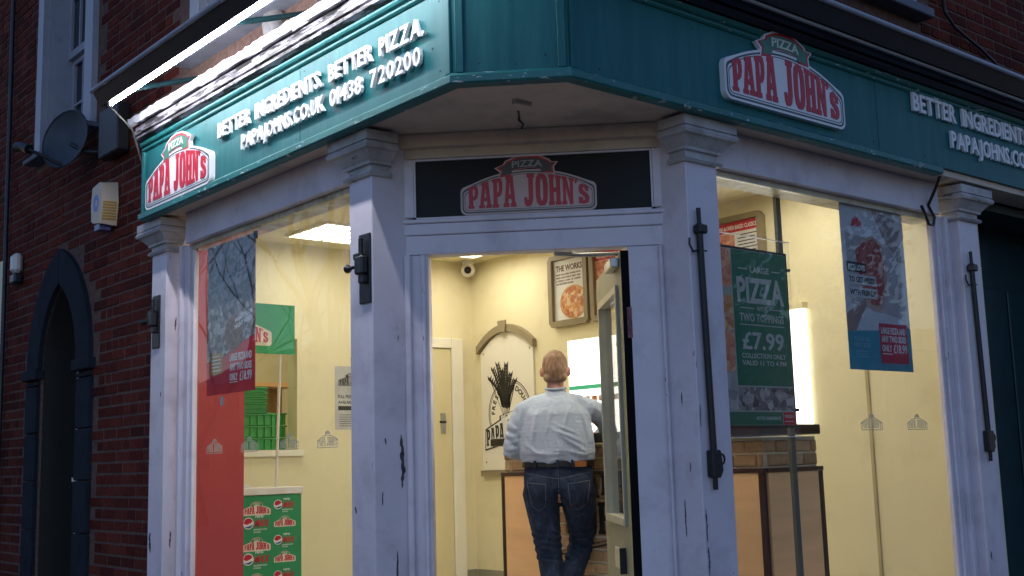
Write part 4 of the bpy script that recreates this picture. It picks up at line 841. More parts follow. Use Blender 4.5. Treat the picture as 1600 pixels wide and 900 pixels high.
MB().tube([(.80, .64, 2.188), (.93, .60, 2.186), (1.07, .45, 2.183)], .010, 6).build('closer_arm', mat('steel', (.5, .5, .48), .3, metal=.9), dl); MB(LM).box(.06, .26, 1.965, 2.01, .001, .04).build('closer_body', mat('steel2', (.45, .45, .42), .35, metal=.8), dl, .004)

# ================================================================ posters in the windows
def poster_base(M, u0, u1, v0, v1, mt, t, w0=-.012, wav=.0):
    n = 12; vs = []
    for k in (0, 1):
        for i in range(n+1):
            for v in (v0, v1): vs.append((u0+(u1-u0)*i/n, v, w0+wav*math.sin(i/n*7)-.001*k))
    fs = [(2*i, 2*i+2, 2*i+3, 2*i+1) for i in range(n)]+[(2*n+2+2*i, 2*n+2+2*i+1, 2*n+2+2*i+3, 2*n+2+2*i+2) for i in range(n)]
    mb = MB(M); mb.add(vs, fs, False); return mb.build('sheet', mt, t)
# left window
pl_ = thing('window_poster', 'red and grey pizza offer poster inside the left window beside the red panel', 'poster', (.22, 2.7, 1.67), 'offer posters inside the shop windows')
PL = FL(.2, 0); u0, u1 = -3.005, -2.415
MB(PL).box(u0, u1, 1.665, 2.53, -.014, -.013).build('sheet', mat('poster_red', (.62, .02, .03), .5), pl_)
MB(PL).arr(curve_arr([[(u0, 1.86), (u0+.2, 1.87), (u1-.2, 1.93), (u1, 1.97), (u1, 2.53), (u0, 2.53)]], -.0129, -.0122)).build('photo_print', BWF, pl_)
MB(PL).arr(curve_arr([disc(u0+.33, 2.0, .11, .10, 20, jag=.1)], -.0121, -.0116)).build('food_print', voro('dark_food', [(.2, .08, .05), (.35, .22, .16), (.08, .04, .03)], 50), pl_)
MB(PL).prism([(u0+.02, 2.26), (u0+.5, 2.34), (u0+.5, 2.37), (u0+.02, 2.29)], -.0121, -.0117).build('headline_box', mat('grey_print', (.35, .35, .36), .5), pl_)
q = MB(PL); put_text(q, 'PIZZA LOVES A MESSY NIGHT', u0+.04, u0+.48, 2.27, .02, -.0116, -.0112, .03, lambda p: Vector((p.x, p.y+(p.x-u0)*.16, p.z))); q.build('headline', BLACK, pl_)
q = MB(PL); put_text(q, 'WHAT YOUR', u1-.24, u1-.03, 2.10, .025, -.0116, -.011, .04, lambda p: Vector((p.x, p.y+(p.x-u1)*.2, p.z))); put_text(q, 'NIGHT NEEDS', u1-.24, u1-.03, 2.065, .025, -.0116, -.011, .04, lambda p: Vector((p.x, p.y+(p.x-u1)*.2, p.z))); q.build('slogan', PAPERW, pl_)
q = MB(PL); 
for s_, v, h, a in (('LARGE PIZZA AND', 1.845, .04, .0), ('ANY TWO SIDES', 1.79, .04, .0), ('ONLY', 1.735, .04, .0)): put_text(q, s_, u1-.30, u1-.04 if s_ != 'ONLY' else u1-.20, v, h, -.0129, -.0122, .05)
put_text(q, '£18.99', u1-.18, u1-.04, 1.73, .052, -.0129, -.0122, .05); q.box(u1-.30, u1-.20, 1.722, 1.727, -.0129, -.0122); q.build('offer_lettering', PAPERW, pl_)
MB(PL).box(u0+.05, u0+.20, 1.78, 1.90, -.0129, -.0118).build('gold_label', mat('gold_print', (.45, .22, .05), .5), pl_)
q = MB(PL)
for k in range(5): q.box(u0+.065, u0+.16+.03*rnd.random(), 1.88-k*.02, 1.886-k*.02, -.0117, -.0113)
q.build('small_print', PAPERW, pl_)
tp = thing('tape_corner', 'small grey clip holding the upper corner of the left window poster', 'clip', (.21, 2.42, 2.5)); MB(PL).box(u1-.01, u1+.03, 2.49, 2.535, -.0115, -.004).build('clip', DKPL, tp, .003)
# right window
pr_ = thing('window_poster', 'pizza sharing poster with a teal base inside the right window', 'poster', (2.76, .21, 1.67), 'offer posters inside the shop windows')
PR = FR(0, .2); u0, u1 = 2.462, 3.068
MB(PR).box(u0, u1, 1.668, 2.55, -.014, -.013).build('sheet', mat('poster_grey', (.55, .55, .57), .5, var=.08, scale=10), pr_)
MB(PR).arr(curve_arr([[(u0, 1.668), (u1, 1.668), (u1, 1.9), (u1-.05, 1.93), (u0+.3, 1.885), (u0, 1.87)]], -.0129, -.0122)).build('teal_band', mat('poster_teal', (.03, .26, .34), .5), pr_)
MB(PR).arr(curve_arr([[(u0+.06, 2.02), (u1-.08, 1.96), (u1-.03, 2.36), (u0+.04, 2.40)]], -.0129, -.0122)).build('board_print', mat('grey_board', (.42, .38, .38), .5, var=.15, scale=10), pr_)
MB(PR).arr(curve_arr([disc(u1-.07, 2.18, .085, .17, 24, PI/2, 3*PI/2, .05)], -.0121, -.0114)).build('side_dish_print', GREYF, pr_)
MB(PR).arr(curve_arr([[(u0+.14, 2.33), (u0+.2, 2.38), (u0+.3, 2.40), (u0+.38, 2.36), (u0+.41, 2.25), (u0+.40, 2.1), (u0+.33, 1.98), (u0+.25, 1.99), (u0+.15, 2.08)]], -.0121, -.0116)).build('pizza_print', mat('crust_pale', (.45, .3, .25), .6), pr_)
MB(PR).arr(curve_arr([[(u0+.12, 2.31), (u0+.2, 2.36), (u0+.3, 2.385), (u0+.36, 2.35), (u0+.385, 2.25), (u0+.375, 2.12), (u0+.32, 2.02), (u0+.25, 2.02), (u0+.16, 2.1)]], -.0115, -.0111)).build('topping_print', voro('salami_print', [(.3, .02, .02), (.42, .07, .06), (.5, .22, .18), (.25, .015, .02)], 42), pr_)
MB(PR).arr(curve_arr([[(u0, 1.96), (u0+.12, 2.02), (u0+.18, 2.05), (u0+.2, 2.02), (u0+.12, 1.93), (u0+.08, 1.87), (u0, 1.87)]], -.0121, -.0112)).build('hand_print', mat('hand_print', (.3, .2, .18), .5), pr_)
MB(PR).arr(curve_arr([[(u0+.3, 2.55), (u0+.42, 2.38), (u0+.5, 2.32), (u1, 2.42), (u1, 2.5)]], -.0121, -.0113)).build('arm_print', mat('arm_print', (.33, .25, .24), .5), pr_)
MB(PR).arr(curve_arr([[(u0+.1, 2.44), (u0+.2, 2.44), (u0+.19, 2.47), (u0+.15, 2.5), (u0+.12, 2.48)]], -.0121, -.0113)).build('logo_print', RED, pr_)
for s_, v, x1, dark in (('PIZZA LOVES', 2.20, .20, True), ('TO GET MESSY', 2.135, .29, False), ('WITH FRIENDS', 2.065, .29, False)):
    MB(PR).box(u0+.035, u0+x1+.01, v-.012, v+.042, -.0110, -.0104).build('caption_box', BLACK if dark else mat('caption_grey', (.5, .5, .5), .5), pr_)
    q = MB(PR); put_text(q, s_, u0+.045, u0+x1, v, .03, -.0103, -.0099, .05); q.build('caption', PAPERW if dark else BLACK, pr_)
MB(PR).box(u1-.31, u1-.04, 1.71, 1.925, -.0121, -.0114).build('offer_box', mat('poster_crimson', (.5, .02, .06), .5), pr_)
q = MB(PR)
for s_, v, h, x1 in (('LARGE PIZZA AND', 1.87, .035, .055), ('ANY TWO SIDES', 1.825, .035, .055), ('ONLY', 1.775, .035, .2)): put_text(q, s_, u1-.295, u1-x1, v, h, -.0113, -.0108, .05)
put_text(q, '£18.99', u1-.185, u1-.05, 1.768, .048, -.0113, -.0108, .05); q.box(u1-.295, u1-.2, 1.758, 1.763, -.0113, -.0108); q.build('offer_lettering', PAPERW, pr_)
q = MB(PR); put_text(q, 'TRY OUR NEW', u0+.05, u0+.2, 1.82, .022, -.0121, -.0115, .02); put_text(q, 'MIXED SIDES', u0+.05, u0+.2, 1.79, .022, -.0121, -.0115, .02)
for k in range(3): q.box(u0+.06, u0+.16+.03*rnd.random(), 1.765-k*.014, 1.768-k*.014, -.0121, -.0115)
q.build('side_lettering', mat('teal_pale', (.2, .4, .45), .5), pr_)
# hanging acrylic display
hp = thing('hanging_poster', 'green large pizza 7.99 poster in a clear hanging holder beside the pilaster', 'poster', (1.8, .3, 1.33), 'offer posters inside the shop windows')
HM = FR(0, .30); u0, u1 = 1.475, 2.098
MB(HM).box(u0-.05, u1+.04, 1.33, 2.315, -.016, -.012).build('acrylic_sheet', frosted('acrylic', (.5, .5, .5), .07), hp)
EDG = mat('acrylic_edge', (.7, .68, .6), .3)
MB(HM).box(u0-.05, u1+.04, 2.3155, 2.32, -.017, -.008).build('holder_edge', EDG, hp); MB(HM).box(u0-.05, u1+.04, 1.325, 1.3295, -.017, -.008).build('holder_edge', EDG, hp)
MB(HM).box(u0, u1, 1.372, 2.255, -.010, -.003).build('frame', BLK, hp)
MB(HM).box(u0+.012, u1-.012, 1.384, 2.243, -.0029, -.0022).build('sheet', mat('poster_cream_line', (.35, .38, .34), .5), hp)
gx = 1.655
MB(HM).box(gx, u1-.014, 1.575, 2.241, -.0021, -.0014).build('green_print', mat('poster_green', (.015, .15, .08), .45, var=.05), hp)
for a, b_, mt_ in ((2.05, 2.241, FOOD2), (1.84, 2.01, FOOD), (1.64, 1.835, FOOD2), (1.46, 1.635, GREYF)): MB(HM).box(u0+.014, gx-.008, a, b_, -.0021, -.0014).build('side_print', mt_, hp)
MB(HM).box(gx, u1-.014, 1.455, 1.568, -.0021, -.0014).build('photo_print', BWF, hp); MB(HM).box(u0+.014, u1-.11, 1.386, 1.448, -.0021, -.0014).build('green_band', MATS['poster_green'], hp); MB(HM).box(u1-.105, u1-.014, 1.386, 1.448, -.0021, -.0014).build('red_block', RED, hp)
HT = mat('poster_text', (.42, .45, .42), .5); q = MB(HM); c0, c1 = gx+.03, u1-.045; mdl = (c0+c1)/2
def hl(s_, v, h, a, b_, bold=.04): put_text(q, s_, a, b_, v, h, -.0013, -.0007, bold)
hl('LARGE', 2.135, .03, mdl-.075, mdl+.075, .02); q.box(c0+.02, mdl-.095, 2.147, 2.152, -.0013, -.0007); q.box(mdl+.095, c1-.02, 2.147, 2.152, -.0013, -.0007)
hl('PIZZA', 1.985, .125, c0, c1, .06); hl('WITH', 1.945, .022, mdl-.04, mdl+.04, .02); q.box(c0+.02, mdl-.06, 1.953, 1.958, -.0013, -.0007); q.box(mdl+.06, c1-.02, 1.953, 1.958, -.0013, -.0007)
hl('TWO TOPPINGS', 1.89, .04, c0+.01, c1-.01, .02); q.box(c0+.01, c1-.01, 1.87, 1.875, -.0013, -.0007); hl('£7.99', 1.755, .085, c0+.02, c1-.02, .07); hl('COLLECTION ONLY', 1.71, .024, c0+.01, c1-.01, .02); hl('VALID 11 TO 4 PM', 1.675, .024, c0+.01, c1-.01, .02); q.build('lettering', HT, hp)
q = MB(HM); put_text(q, 'BETTER INGREDIENTS', 1.78, 1.97, 1.41, .016, -.0013, -.0007, .03); put_text(q, 'FRESH', u1-.095, u1-.025, 1.42, .016, -.0013, -.0007, .03); q.box(u1-.095, u1-.025, 1.40, 1.405, -.0013, -.0007); q.build('small_lettering', HT, hp)
for v in (1.46, 2.17): MB(HM).lathe([(0, .006), (.008, .004), (.008, -.01), (0, -.01)], 10, (u1+.012, v)).build('stud', BLK, hp)
dp = solo(MB().box(2.10, 2.135, .345, .365, .15, 3.02), 'display_pole', mat('display_pole', (.12, .12, .085), .6), 'grey floor to ceiling display pole behind the hanging poster', 'pole')
# etched logo stickers
ETCH = frosted('etched_sticker', (.62, .58, .42), .55)
def sticker(M, u, v, W, label):
    t = thing('window_sticker', label, 'window sticker', M @ Vector((u, v, 0)), 'etched logo stickers on the glass'); S = Matrix.Diagonal((W, W, 1, 1)); MM = M @ TR(u, v, .001) @ S
    MB(MM).arr(curve_arr([arc_plate(0), arc_plate(.025)], 0, .0006)).build('outline', ETCH, t)
    MB(MM).arr(curve_arr([[(.36, .30), (.40, .40), (.5, .43), (.60, .40), (.64, .30), (.6, .335), (.5, .35), (.4, .335)]], 0, .0006)).build('ribbon', ETCH, t)
    q = MB(MM); tot = sum(GL[c][1] for c in LOGO_T)+.06*10; x = .06; k = .88/tot
    for ch in LOGO_T:
        wd = GL[ch][1]*k
        if ch != ' ': vs_, fs_ = glyph(ch, 0, .0006); q.add([(x+p.x*wd, .05+p.y*(.13+.10*(1-(2*(x+p.x*wd)-1)**2)), p.z) for p in vs_], fs_)
        x += wd+.06*k
    q.build('lettering', ETCH, t)
for y, lb in ((2.965, 'faint etched logo sticker on the left window over the red panel'), (2.545, 'faint etched logo sticker left of the stand pole'), (2.12, 'faint etched logo sticker right of the stand pole'), (1.745, 'faint etched logo sticker on the left window nearest the door')): sticker(PL, -y, 1.335, .195, lb)
sticker(PR, 2.50, 1.352, .20, 'faint etched logo sticker over the wall joint strip in the right window'); sticker(PR, 2.94, 1.352, .20, 'faint etched logo sticker nearest the right edge of the right window')
solo(MB(PL).box(-2.80, -2.765, 1.60, 1.65, .0005, .0015), 'shield_sticker', mat('blue_sticker', (.2, .3, .32), .5), 'tiny blue shield sticker on the glass below the left poster', 'sticker')

# ================================================================ trees across the street (they show as reflections)
def bare_tree(x, y, h, seed, label):
    r = random.Random(seed); t = thing('bare_tree', label, 'tree', (x, y, 0), 'bare street trees across the road'); tr = MB(); tw = MB()
    def grow(p, d, L, rad, lvl):
        pts = [p]; n = 4
        for i in range(n): d = (d+Vector((r.uniform(-.22, .22), r.uniform(-.22, .22), r.uniform(-.05, .18)))).normalized(); pts.append(pts[-1]+d*L/n)
        (tr if lvl < 1 else tw).tube(pts, rad, 6 if lvl < 2 else 4, rad*.55, False)
        if lvl < 5:
            for k in range(3 if lvl < 2 else 2+(r.random() < .5)):
                q = pts[-1] if k < 2 else pts[r.randint(1, 3)]; a = r.uniform(0, 2*PI); s = r.uniform(.45, .85)
                grow(q, (d+Vector((math.cos(a)*s, math.sin(a)*s, r.uniform(-.1, .3)))).normalized(), L*r.uniform(.62, .82), rad*.52, lvl+1)
    grow(Vector((x, y, 0)), Vector((0, 0, 1)), h*.36, .2, 0)
    bk = mat('tree_bark', (.06, .045, .035), .9, bump=.8); tr.build('trunk', bk, t); tw.build('crown', bk, t)
bare_tree(-6.6, 13.6, 8.5, 3, 'nearer bare spreading tree across the street'); bare_tree(-9.6, 16.0, 9.5, 11, 'farther bare tree across the street'); bare_tree(-8.0, 20.5, 9, 23, 'third bare tree farther along the street')
def leafy(x, y, h, R0, seed, label):
    r = random.Random(seed); t = thing('leafy_tree', label, 'tree', (x, y, 0), 'leafy street trees across the road'); MB().tube([(x, y, 0), (x+.1, y, h*.5), (x, y+.1, h*.8)], .16, 8, .05).build('trunk', MATS['tree_bark'], t); lf = MB()
    for c in range(60):
        a = r.uniform(0, 2*PI); q = Vector((x+R0*.8*math.cos(a)*r.random()**.5, y+R0*.8*math.sin(a)*r.random()**.5, h*.45+h*.5*r.random()))
        for k in range(70):
            o = q+Vector([r.gauss(0, .28) for _ in range(3)]); n = Vector([r.gauss(0, 1) for _ in range(3)]).normalized(); a_ = n.orthogonal().normalized()*.09; b_ = n.cross(a_)*.6
            lf.add([o-a_, o+b_, o+a_, o-b_], [(0, 1, 2, 3)])
    lf.build('crown', mat('leaf_green', (.03, .05, .02), .6), t)
leafy(11.5, -9.0, 5.6, 1.8, 5, 'leafy tree across the street to the right'); leafy(15.2, -9.0, 7.2, 2.0, 8, 'taller leafy tree across the street farther right')

# ================================================================ the customer
def blob(parts, voxel, mt, name, parent, M, smooth=6, tweak=None, wide=1.0, shift=.0):
    """one continuous surface from overlapping tapered limbs, voxel remeshed"""
    bm = bmesh.new()
    tmp = bmesh.new(); bmesh.ops.create_icosphere(tmp, subdivisions=2, radius=1); SV = [v.co.copy() for v in tmp.verts]; SF_ = [tuple(v.index for v in f.verts) for f in tmp.faces]; tmp.free()
    def ball(c, rx, ry, rz, R=None):
        vv = [bm.verts.new(Vector(c)+((R @ Vector((s.x*rx, s.y*ry, s.z*rz))) if R else Vector((s.x*rx, s.y*ry, s.z*rz)))) for s in SV]
        for f in SF_: bm.faces.new([vv[i] for i in f])
    for p in parts:
        if p[0] == 'e': ball(p[1], *p[2])
        else:
            pts = p[1]
            for (a, ra), (b, rb) in zip(pts, pts[1:]):
                a = Vector(a); b = Vector(b); L = (b-a).length
                if not isinstance(ra, tuple): ra = (ra, ra, ra)
                if not isinstance(rb, tuple): rb = (rb, rb, rb)
                n = max(2, int(L/(min(min(ra), min(rb))*.35)))
                for i in range(n+1): t = i/n; ball(a.lerp(b, t), *[ra[j]+(rb[j]-ra[j])*t for j in range(3)])
    me = bpy.data.meshes.new(name); bm.to_mesh(me); bm.free(); o = bpy.data.objects.new(name, me); COL.objects.link(o)
    md = o.modifiers.new('r', 'REMESH'); md.mode = 'VOXEL'; md.voxel_size = voxel; ms = o.modifiers.new('s', 'SMOOTH'); ms.iterations = smooth; ms.factor = .5
    dg = bpy.context.evaluated_depsgraph_get(); m2 = bpy.data.meshes.new_from_object(o.evaluated_get(dg)); bpy.data.objects.remove(o)
    off = OFF[parent.name]
    for v in m2.vertices:
        p = v.co.copy()
        if tweak: p = tweak(p)
        p.x = p.x*wide+shift; v.co = M @ p - off
    m2.materials.clear(); m2.materials.append(mt); m2.polygons.foreach_set('use_smooth', [True]*len(m2.polygons))
    o = bpy.data.objects.new(name, m2); COL.objects.link(o); o.parent = parent; OFF[o.name] = off; return o
# local frame: +X his right (screen right), +Y away from camera (the way he faces), Z up, origin on the floor under his pelvis
ph = math.radians(47); PM = Matrix(((math.sin(ph), math.cos(ph), 0, 1.96), (-math.cos(ph), math.sin(ph), 0, 1.935), (0, 0, 1, .15), (0, 0, 0, 1)))
pp = thing('person', 'man seen from behind in a pale blue shirt and dark jeans leaning at the counter', 'person', (1.93, 1.96, .15))
def clothmat(name, col, fold=.6, weave=900, var=.1, hi=None):
    mt, nt, p = nodes(name); g = tc(nt, (1, 1, .55)); n1 = noise(nt, 9, 3, g); n2 = noise(nt, weave, 2)
    wv = nt.nodes.new('ShaderNodeTexNoise'); wv.inputs['Scale'].default_value = 16; wv.inputs['Detail'].default_value = 3; wv.inputs['Distortion'].default_value = 1.6; nt.links.new(tc(nt, (1, 1, .45)), wv.inputs['Vector'])
    c = ramp(nt, n1, [(.3, tuple(x*(1-var) for x in col)), (.7, tuple(x*(1+var) for x in col))])
    if hi: c = mixc(nt, ramp(nt, wv.outputs[0], [(.55, (0, 0, 0)), (.75, (1, 1, 1))]), c, hi)
    nt.links.new(c, p.inputs['Base Color']); p.inputs['Roughness'].default_value = .85; p.inputs['Specular IOR Level'].default_value = .2
    b = nt.nodes.new('ShaderNodeBump'); b.inputs['Strength'].default_value = fold; b.inputs['Distance'].default_value = .03; nt.links.new(wv.outputs[0], b.inputs['Height'])
    b2 = nt.nodes.new('ShaderNodeBump'); b2.inputs['Strength'].default_value = .25; b2.inputs['Distance'].default_value = .002; nt.links.new(n2, b2.inputs['Height']); nt.links.new(b.outputs[0], b2.inputs['Normal']); nt.links.new(b2.outputs[0], p.inputs['Normal'])
    MATS[name] = mt; return mt
SHIRT = clothmat('shirt_cotton', (.46, .53, .61), .34, 700, .06); DENIM = clothmat('dark_denim', (.022, .033, .06), .6, 900, .25, (.05, .07, .12))
SKIN = mat('skin', (.55, .28, .2), .5, var=.06, scale=14, bump=.1, bscale=120); HAIR = mat('ginger_hair', (.24, .13, .065), .6, var=.35, scale=90, bump=.8, bscale=260, stretch=(1, 1, .22), dirt=(.34, .21, .12), dscale=50, dth=(.45, .6))
sL, sR = (-.178, .01, 1.392), (.178, .02, 1.396)
eL, eR = (-.262, .0, 1.16), (.29, .18, 1.27)
hL, hR = (-.13, .25, 1.16), (.22, .44, 1.24)
def hand(c, d, side):
    """palm with five fingers; d = unit direction of the fingers"""
    c = Vector(c); d = Vector(d).normalized(); dn_ = Vector((0, 0, -1)); s = d.cross(dn_).normalized()*side; P = [('c', [(c, (.036, .036, .016)), (c+d*.07, (.040, .036, .015))])]
    for i, L in enumerate((.064, .075, .07, .055)):
        o = c+d*.075+s*(-.030+.02*i); a = o+d*L*.5+Vector((0, 0, .006)); b = a+d*L*.35+Vector((0, 0, -.016)); P.append(('c', [(o-d*.02, .0095), (a, .0088), (b, .0078)]))
    o = c-s*.03+d*.015; P.append(('c', [(o, .013), (o-s*.028+d*.03, .0105), (o-s*.034+d*.062, .009)])); return P
body = [('c', [((0, .0, .93), (.15, .10, .09)), ((0, .0, 1.1), (.145, .10, .1)), ((0, 0, 1.30), (.16, .10, .1)), ((0, .01, 1.42), (.13, .08, .06))]),
        ('c', [((0, .01, 1.42), .055), ((0, .03, 1.56), .052)]), ('e', (0, .045, 1.635), (.074, .092, .11)), ('e', (0, .085, 1.59), (.055, .06, .06)),
        ('e', (0, .14, 1.625), (.014, .02, .022)), ('e', (-.078, .045, 1.625), (.012, .02, .032)), ('e', (.078, .045, 1.625), (.012, .02, .032)),
        ('e', (-.03, .128, 1.648), (.014, .01, .01)), ('e', (.03, .128, 1.648), (.014, .01, .01)), ('e', (0, .135, 1.585), (.026, .012, .010)),
        ('c', [(sL, .045), (eL, .034)]), ('c', [(eL, .034), ((-.20, .12, 1.15), .030), (hL, .025)]), ('c', [(sR, .045), (eR, .036)]), ('c', [(eR, .036), (hR, .027)]),
        ('c', [((-.09, 0, .92), .085), ((-.066, .02, .50), .05), ((-.05, -.01, .08), .042)]), ('c', [((-.06, -.03, .05), .04), ((-.07, .12, .035), .035)]),
        ('c', [((.09, 0, .92), .085), ((.112, .11, .72), .06), ((.112, .20, .60), .045), ((.06, .06, .44), .042), ((-.0, -.10, .22), .04)]), ('c', [((-.0, -.12, .2), .04), ((-.0, -.10, .06), .033)])]
def sag(p):
    return p
body += hand(Vector(hL), (.75, .6, -.1), -1)+hand(Vector(hR), (-.3, .9, .05), 1)
hdM = PM
blob(body, .0065, SKIN, 'body', pp, PM, 4, None, 1.07)
# hair cap: short back and sides
hair = [('e', (0, .035, 1.665), (.082, .092, .098)), ('e', (0, .012, 1.632), (.076, .075, .085)), ('e', (.0, .09, 1.715), (.06, .06, .04)), ('c', [((-.045, -.02, 1.585), .028), ((.045, -.02, 1.585), .028)])]
def hair_t(p):
    k = .0; return p+Vector((p.x, p.y-.04, p.z-1.65)).normalized()*k
blob(hair, .0055, HAIR, 'hair', pp, PM, 5, hair_t, 1.0)
shirt = [('c', [((0, .0, 1.095), (.217, .14, .04)), ((0, -.005, 1.15), (.222, .145, .06)), ((0, -.005, 1.26), (.212, .137, .08)), ((0, .0, 1.36), (.200, .125, .07)), ((0, .01, 1.425), (.165, .1, .05)), ((0, .02, 1.465), (.10, .075, .035))]),
         ('c', [((0, .02, 1.48), (.070, .068, .02)), ((0, .024, 1.505), (.060, .062, .018))]),
         ('c', [((-.04, .015, 1.458), .045), ((-.12, .01, 1.432), .052), (sL, .06)]), ('c', [((.04, .015, 1.458), .045), ((.12, .01, 1.434), .052), (sR, .06)]),
         ('c', [(sL, (.062, .066, .062)), ((-.232, -.005, 1.30), .053), (eL, .048)]), ('c', [(eL, .048), ((-.20, .12, 1.15), .044), ((-.155, .20, 1.165), .040)]),
         ('c', [(sR, (.064, .066, .066)), ((.245, .08, 1.36), .06), (eR, .054)]), ('c', [(eR, .054), ((.258, .29, 1.25), .046)])]
def crease(p):
    q = p.copy(); back = max(0., min(1., (-p.y+.02)/.1))
    if p.z < 1.5:
        d = 0
        # long diagonal folds running from the shoulder blades to the waist
        for ax, az, bx, bz, wdt, amp in ((-.10, 1.42, -.15, 1.14, .012, .007), (-.01, 1.44, -.07, 1.22, .011, .006), (.08, 1.43, .03, 1.25, .012, .007), (-.03, 1.28, .15, 1.19, .010, .008), (.00, 1.25, .17, 1.13, .010, .007), (-.02, 1.31, .12, 1.24, .008, .006), (-.17, 1.14, .0, 1.125, .010, .006), (.03, 1.15, .19, 1.11, .009, .006), (-.19, 1.2, -.1, 1.13, .01, .006), (.14, 1.4, .18, 1.2, .012, .007)):
            dx_, dz_ = bx-ax, bz-az; L2 = dx_*dx_+dz_*dz_; t = max(0, min(1, ((p.x-ax)*dx_+(p.z-az)*dz_)/L2)); dd = math.hypot(p.x-ax-dx_*t, p.z-az-dz_*t); d += amp*math.exp(-(dd/wdt)**2)*math.sin(PI*max(.08, min(.92, t)))
        q.y -= d*1.7*back*(1 if abs(p.x) < .21 else 0)
        if p.z < 1.12: q.y += .012*math.sin(p.x*55)*back*(1.12-p.z)/.07; q.z += .006*math.sin(p.x*38+1)
        if abs(p.x) > .215:   # sleeve rings
            k = -.004+.004*math.sin(p.z*95+p.x*60)+.0025*math.sin(p.z*150-p.y*70); n_ = Vector((p.x-(eL if p.x < 0 else eR)[0], p.y-.05, 0)); q += n_.normalized()*k if n_.length > .001 else Vector()
    return q
blob(shirt, .0072, SHIRT, 'shirt', pp, PM, 5, crease, 1.08)
MB(PM).tube([(.060*math.cos(2*PI*k/20), .024+.062*math.sin(2*PI*k/20), 1.524+.008*math.sin(2*PI*k/20)) for k in range(21)], .008, 6).build('collar', SHIRT, pp)
jeans = [('c', [((0, .005, 1.06), (.192, .122, .02)), ((0, -.004, .985), (.198, .13, .05)), ((0, -.01, .93), (.198, .135, .05))]),
         ('e', (-.085, -.045, .925), (.105, .105, .12)), ('e', (.085, -.045, .925), (.105, .105, .12)),
         ('c', [((-.098, -.0, .90), (.103, .112, .1)), ((-.078, .01, .70), (.084, .092, .09)), ((-.058, .02, .50), .07), ((-.04, -.02, .30), .062), ((-.04, -.02, .12), .058)]),
         ('c', [((.098, .0, .90), (.103, .112, .1)), ((.115, .11, .72), (.086, .092, .08)), ((.112, .20, .60), .072)]), ('c', [((.112, .20, .60), .072), ((.06, .06, .44), .066), ((.0, -.07, .27), .056), ((-.02, -.11, .20), .055)])]
def jt(p):
    q = p.copy(); a = .003*math.sin(p.z*70+p.x*30)*(1 if p.z < .86 else .2)+.004*math.sin(p.z*38-p.x*50)*(1 if p.z < .8 else .1); q.y -= a
    if .5 < p.z < .68: q.y -= .006*math.sin(p.z*170+p.x*40); q.x += .003*math.sin(p.z*140)
    if p.z > .78 and p.y < 0: q.y += .02*math.exp(-(p.x/.014)**2)*min(1, (1.0-p.z)/.1 if p.z < 1 else 0)
    return q
JO = blob(jeans, .0075, DENIM, 'jeans', pp, PM, 5, jt, 1.11)
from mathutils.bvhtree import BVHTree
JV = [v.co+OFF[JO.name] for v in JO.data.vertices]; JB = BVHTree.FromPolygons(JV, [tuple(p.vertices) for p in JO.data.polygons])
def stitch(path, name='pocket_stitching', r=.0016):
    pts = []
    for (x0, z0), (x1, z1) in zip(path, path[1:]):
        for i in range(9):
            t = i/8; h = JB.ray_cast(PM @ Vector((x0+(x1-x0)*t, -1, z0+(z1-z0)*t)), PM.to_3x3() @ Vector((0, 1, 0)))
            if h[0] is not None: pts.append(h[0]-(PM.to_3x3() @ Vector((0, .001, 0))))
    if len(pts) > 2: MB().tube(pts, r, 5).build(name, mat('pale_stitch', (.16, .17, .19), .7), pp)
stitch([(-.185, .968), (-.075, .955)]); stitch([(.055, .955), (.185, .972)]); stitch([(-.185, .968), (-.16, .83), (-.12, .80), (-.08, .83), (-.075, .955)], 'pocket_seam', .0012); stitch([(.055, .955), (.065, .83), (.11, .80), (.165, .84), (.185, .972)], 'pocket_seam', .0012)
stitch([(-.19, 1.02), (0, .985)], 'yoke_seam', .0012); stitch([(0, .985), (.19, 1.02)], 'yoke_seam', .0012); stitch([(0, 1.05), (0, .90)], 'back_seam', .0014)
def hipy(x, z):   # back surface of the seat
    e = .13+(.03 if z < 1 else 0); return -e*math.sqrt(max(.02, 1-(x/.205)**2))-.008
bel = [( .217*math.cos(2*PI*k/36), .003+.129*math.sin(2*PI*k/36), 1.073) for k in range(37)]
mb = MB(PM); 
for i in range(36):
    a, b = bel[i], bel[i+1]; o_ = lambda p, s: (p[0]*s, p[1]*s, p[2])
    mb.add([(a[0], a[1], 1.056), (b[0], b[1], 1.056), (b[0], b[1], 1.088), (a[0], a[1], 1.088), (a[0]*.96, a[1]*.96, 1.056), (b[0]*.96, b[1]*.96, 1.056), (b[0]*.96, b[1]*.96, 1.088), (a[0]*.96, a[1]*.96, 1.088)], [(0, 1, 2, 3), (7, 6, 5, 4), (0, 1, 5, 4), (3, 2, 6, 7)], False)
mb.build('belt', mat('black_belt', (.012, .011, .012), .4), pp)
def onback(x, z, e=.004): return (x, -(.133+e)*math.sqrt(max(.02, 1-(x/.212)**2)), z)
for x in (-.135, -.002, .085): MB(PM).tube([onback(x, 1.052, .008), onback(x, 1.095, .008)], .0075, 6).build('belt_loop', DENIM, pp)
mb = MB(PM); pts = [(x, z) for x in (.10, .125, .15, .168) for z in (1.052, 1.086)]
mb.add([onback(x, z, .012) for x, z in pts]+[onback(x, z, .002) for x, z in pts], [(0, 2, 3, 1), (2, 4, 5, 3), (4, 6, 7, 5), (0, 8, 10, 2), (1, 3, 11, 9)]); mb.build('leather_patch', mat('tan_leather', (.35, .12, .03), .6), pp)

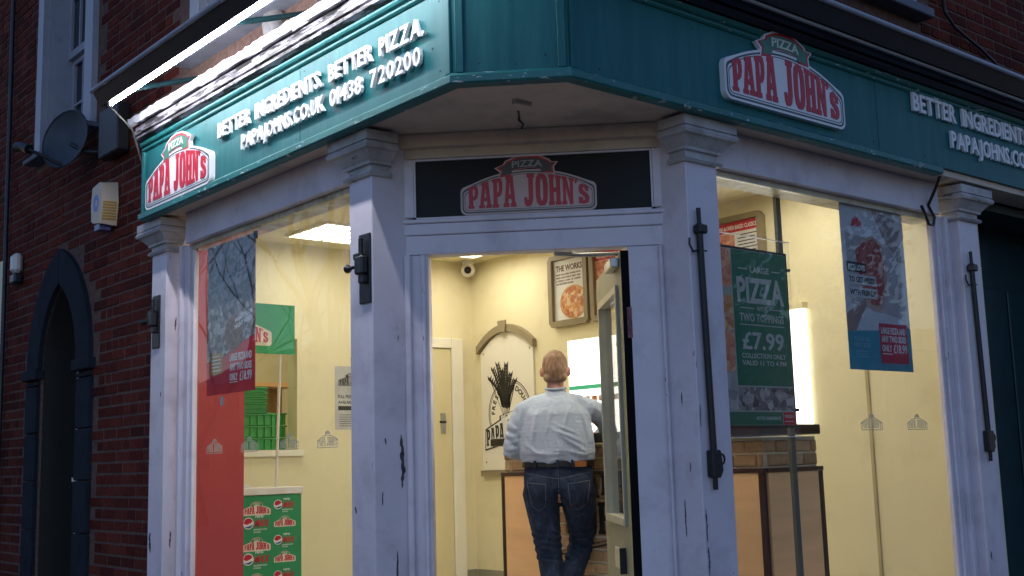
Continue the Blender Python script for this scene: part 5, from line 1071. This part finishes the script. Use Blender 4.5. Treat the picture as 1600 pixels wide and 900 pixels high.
# ================================================================ terraces across the streets (seen only as reflections)
mat('far_window', (.02, .02, .025), .9)
ORD = ('nearest', 'second', 'third', 'fourth', 'fifth', 'sixth', 'farthest')
def terrace(x0, y0, x1, y1, z, label, seed):
    r = random.Random(seed); t = thing('terraced_house', label, 'house', ((x0+x1)/2, (y0+y1)/2, 0), 'terraced houses across the streets')
    MB().box(x0, x1, y0, y1, 0, z).build('wall', mat('far_brick', (.12, .06, .045), .9, var=.2), t)
    m_ = MB(); along = (y1-y0) if x0 < -10 else (x1-x0)
    if x0 < -10: c = (x0+x1)/2; m_.add([(x0-.3, y0, z), (x1+.3, y0, z), (c, y0, z+1.9), (x0-.3, y1, z), (x1+.3, y1, z), (c, y1, z+1.9)], [(0, 1, 2), (3, 4, 5), (0, 1, 4, 3), (1, 2, 5, 4), (2, 0, 3, 5)])
    else: c = (y0+y1)/2; m_.add([(x0, y0-.3, z), (x0, y1+.3, z), (x0, c, z+1.9), (x1, y0-.3, z), (x1, y1+.3, z), (x1, c, z+1.9)], [(0, 1, 2), (3, 4, 5), (0, 1, 4, 3), (1, 2, 5, 4), (2, 0, 3, 5)])
    R_ = m_.build('roof', MATS['slate'], t)
    for k in range(2):
        for zc in (1.2, 3.6):
            a = .22+.5*k
            if x0 < -10: MB().box(x1, x1+.05, y0+along*a, y0+along*(a+.2), zc, zc+1.3).build('window', MATS['far_window'], t)
            else: MB().box(x0+along*a, x0+along*(a+.2), y1, y1+.05, zc, zc+1.3).build('window', MATS['far_window'], t)
    if x0 < -10: MB().box(c-.4, c+.4, y1-.6, y1, z+1.2, z+2.6).build('chimney', MATS['far_brick'], R_)
    else: MB().box(x1-.6, x1, c-.4, c+.4, z+1.2, z+2.6).build('chimney', MATS['far_brick'], R_)
for i in range(7): terrace(-30, 8+i*6.5, -23, 14.4+i*6.5, (4.6, 5.0, 4.7, 5.2, 5.2, 4.8, 5.4)[i], ORD[i]+' brick terraced house across the side street, reflected in the left window', i)
for i in range(7): terrace(6+i*6.5, -29, 12.4+i*6.5, -22, (4.7, 5.0, 4.6, 5.1, 4.8, 5.3, 5.0)[i], ORD[i]+' brick terraced house across the main street, reflected in the right window', 20+i)
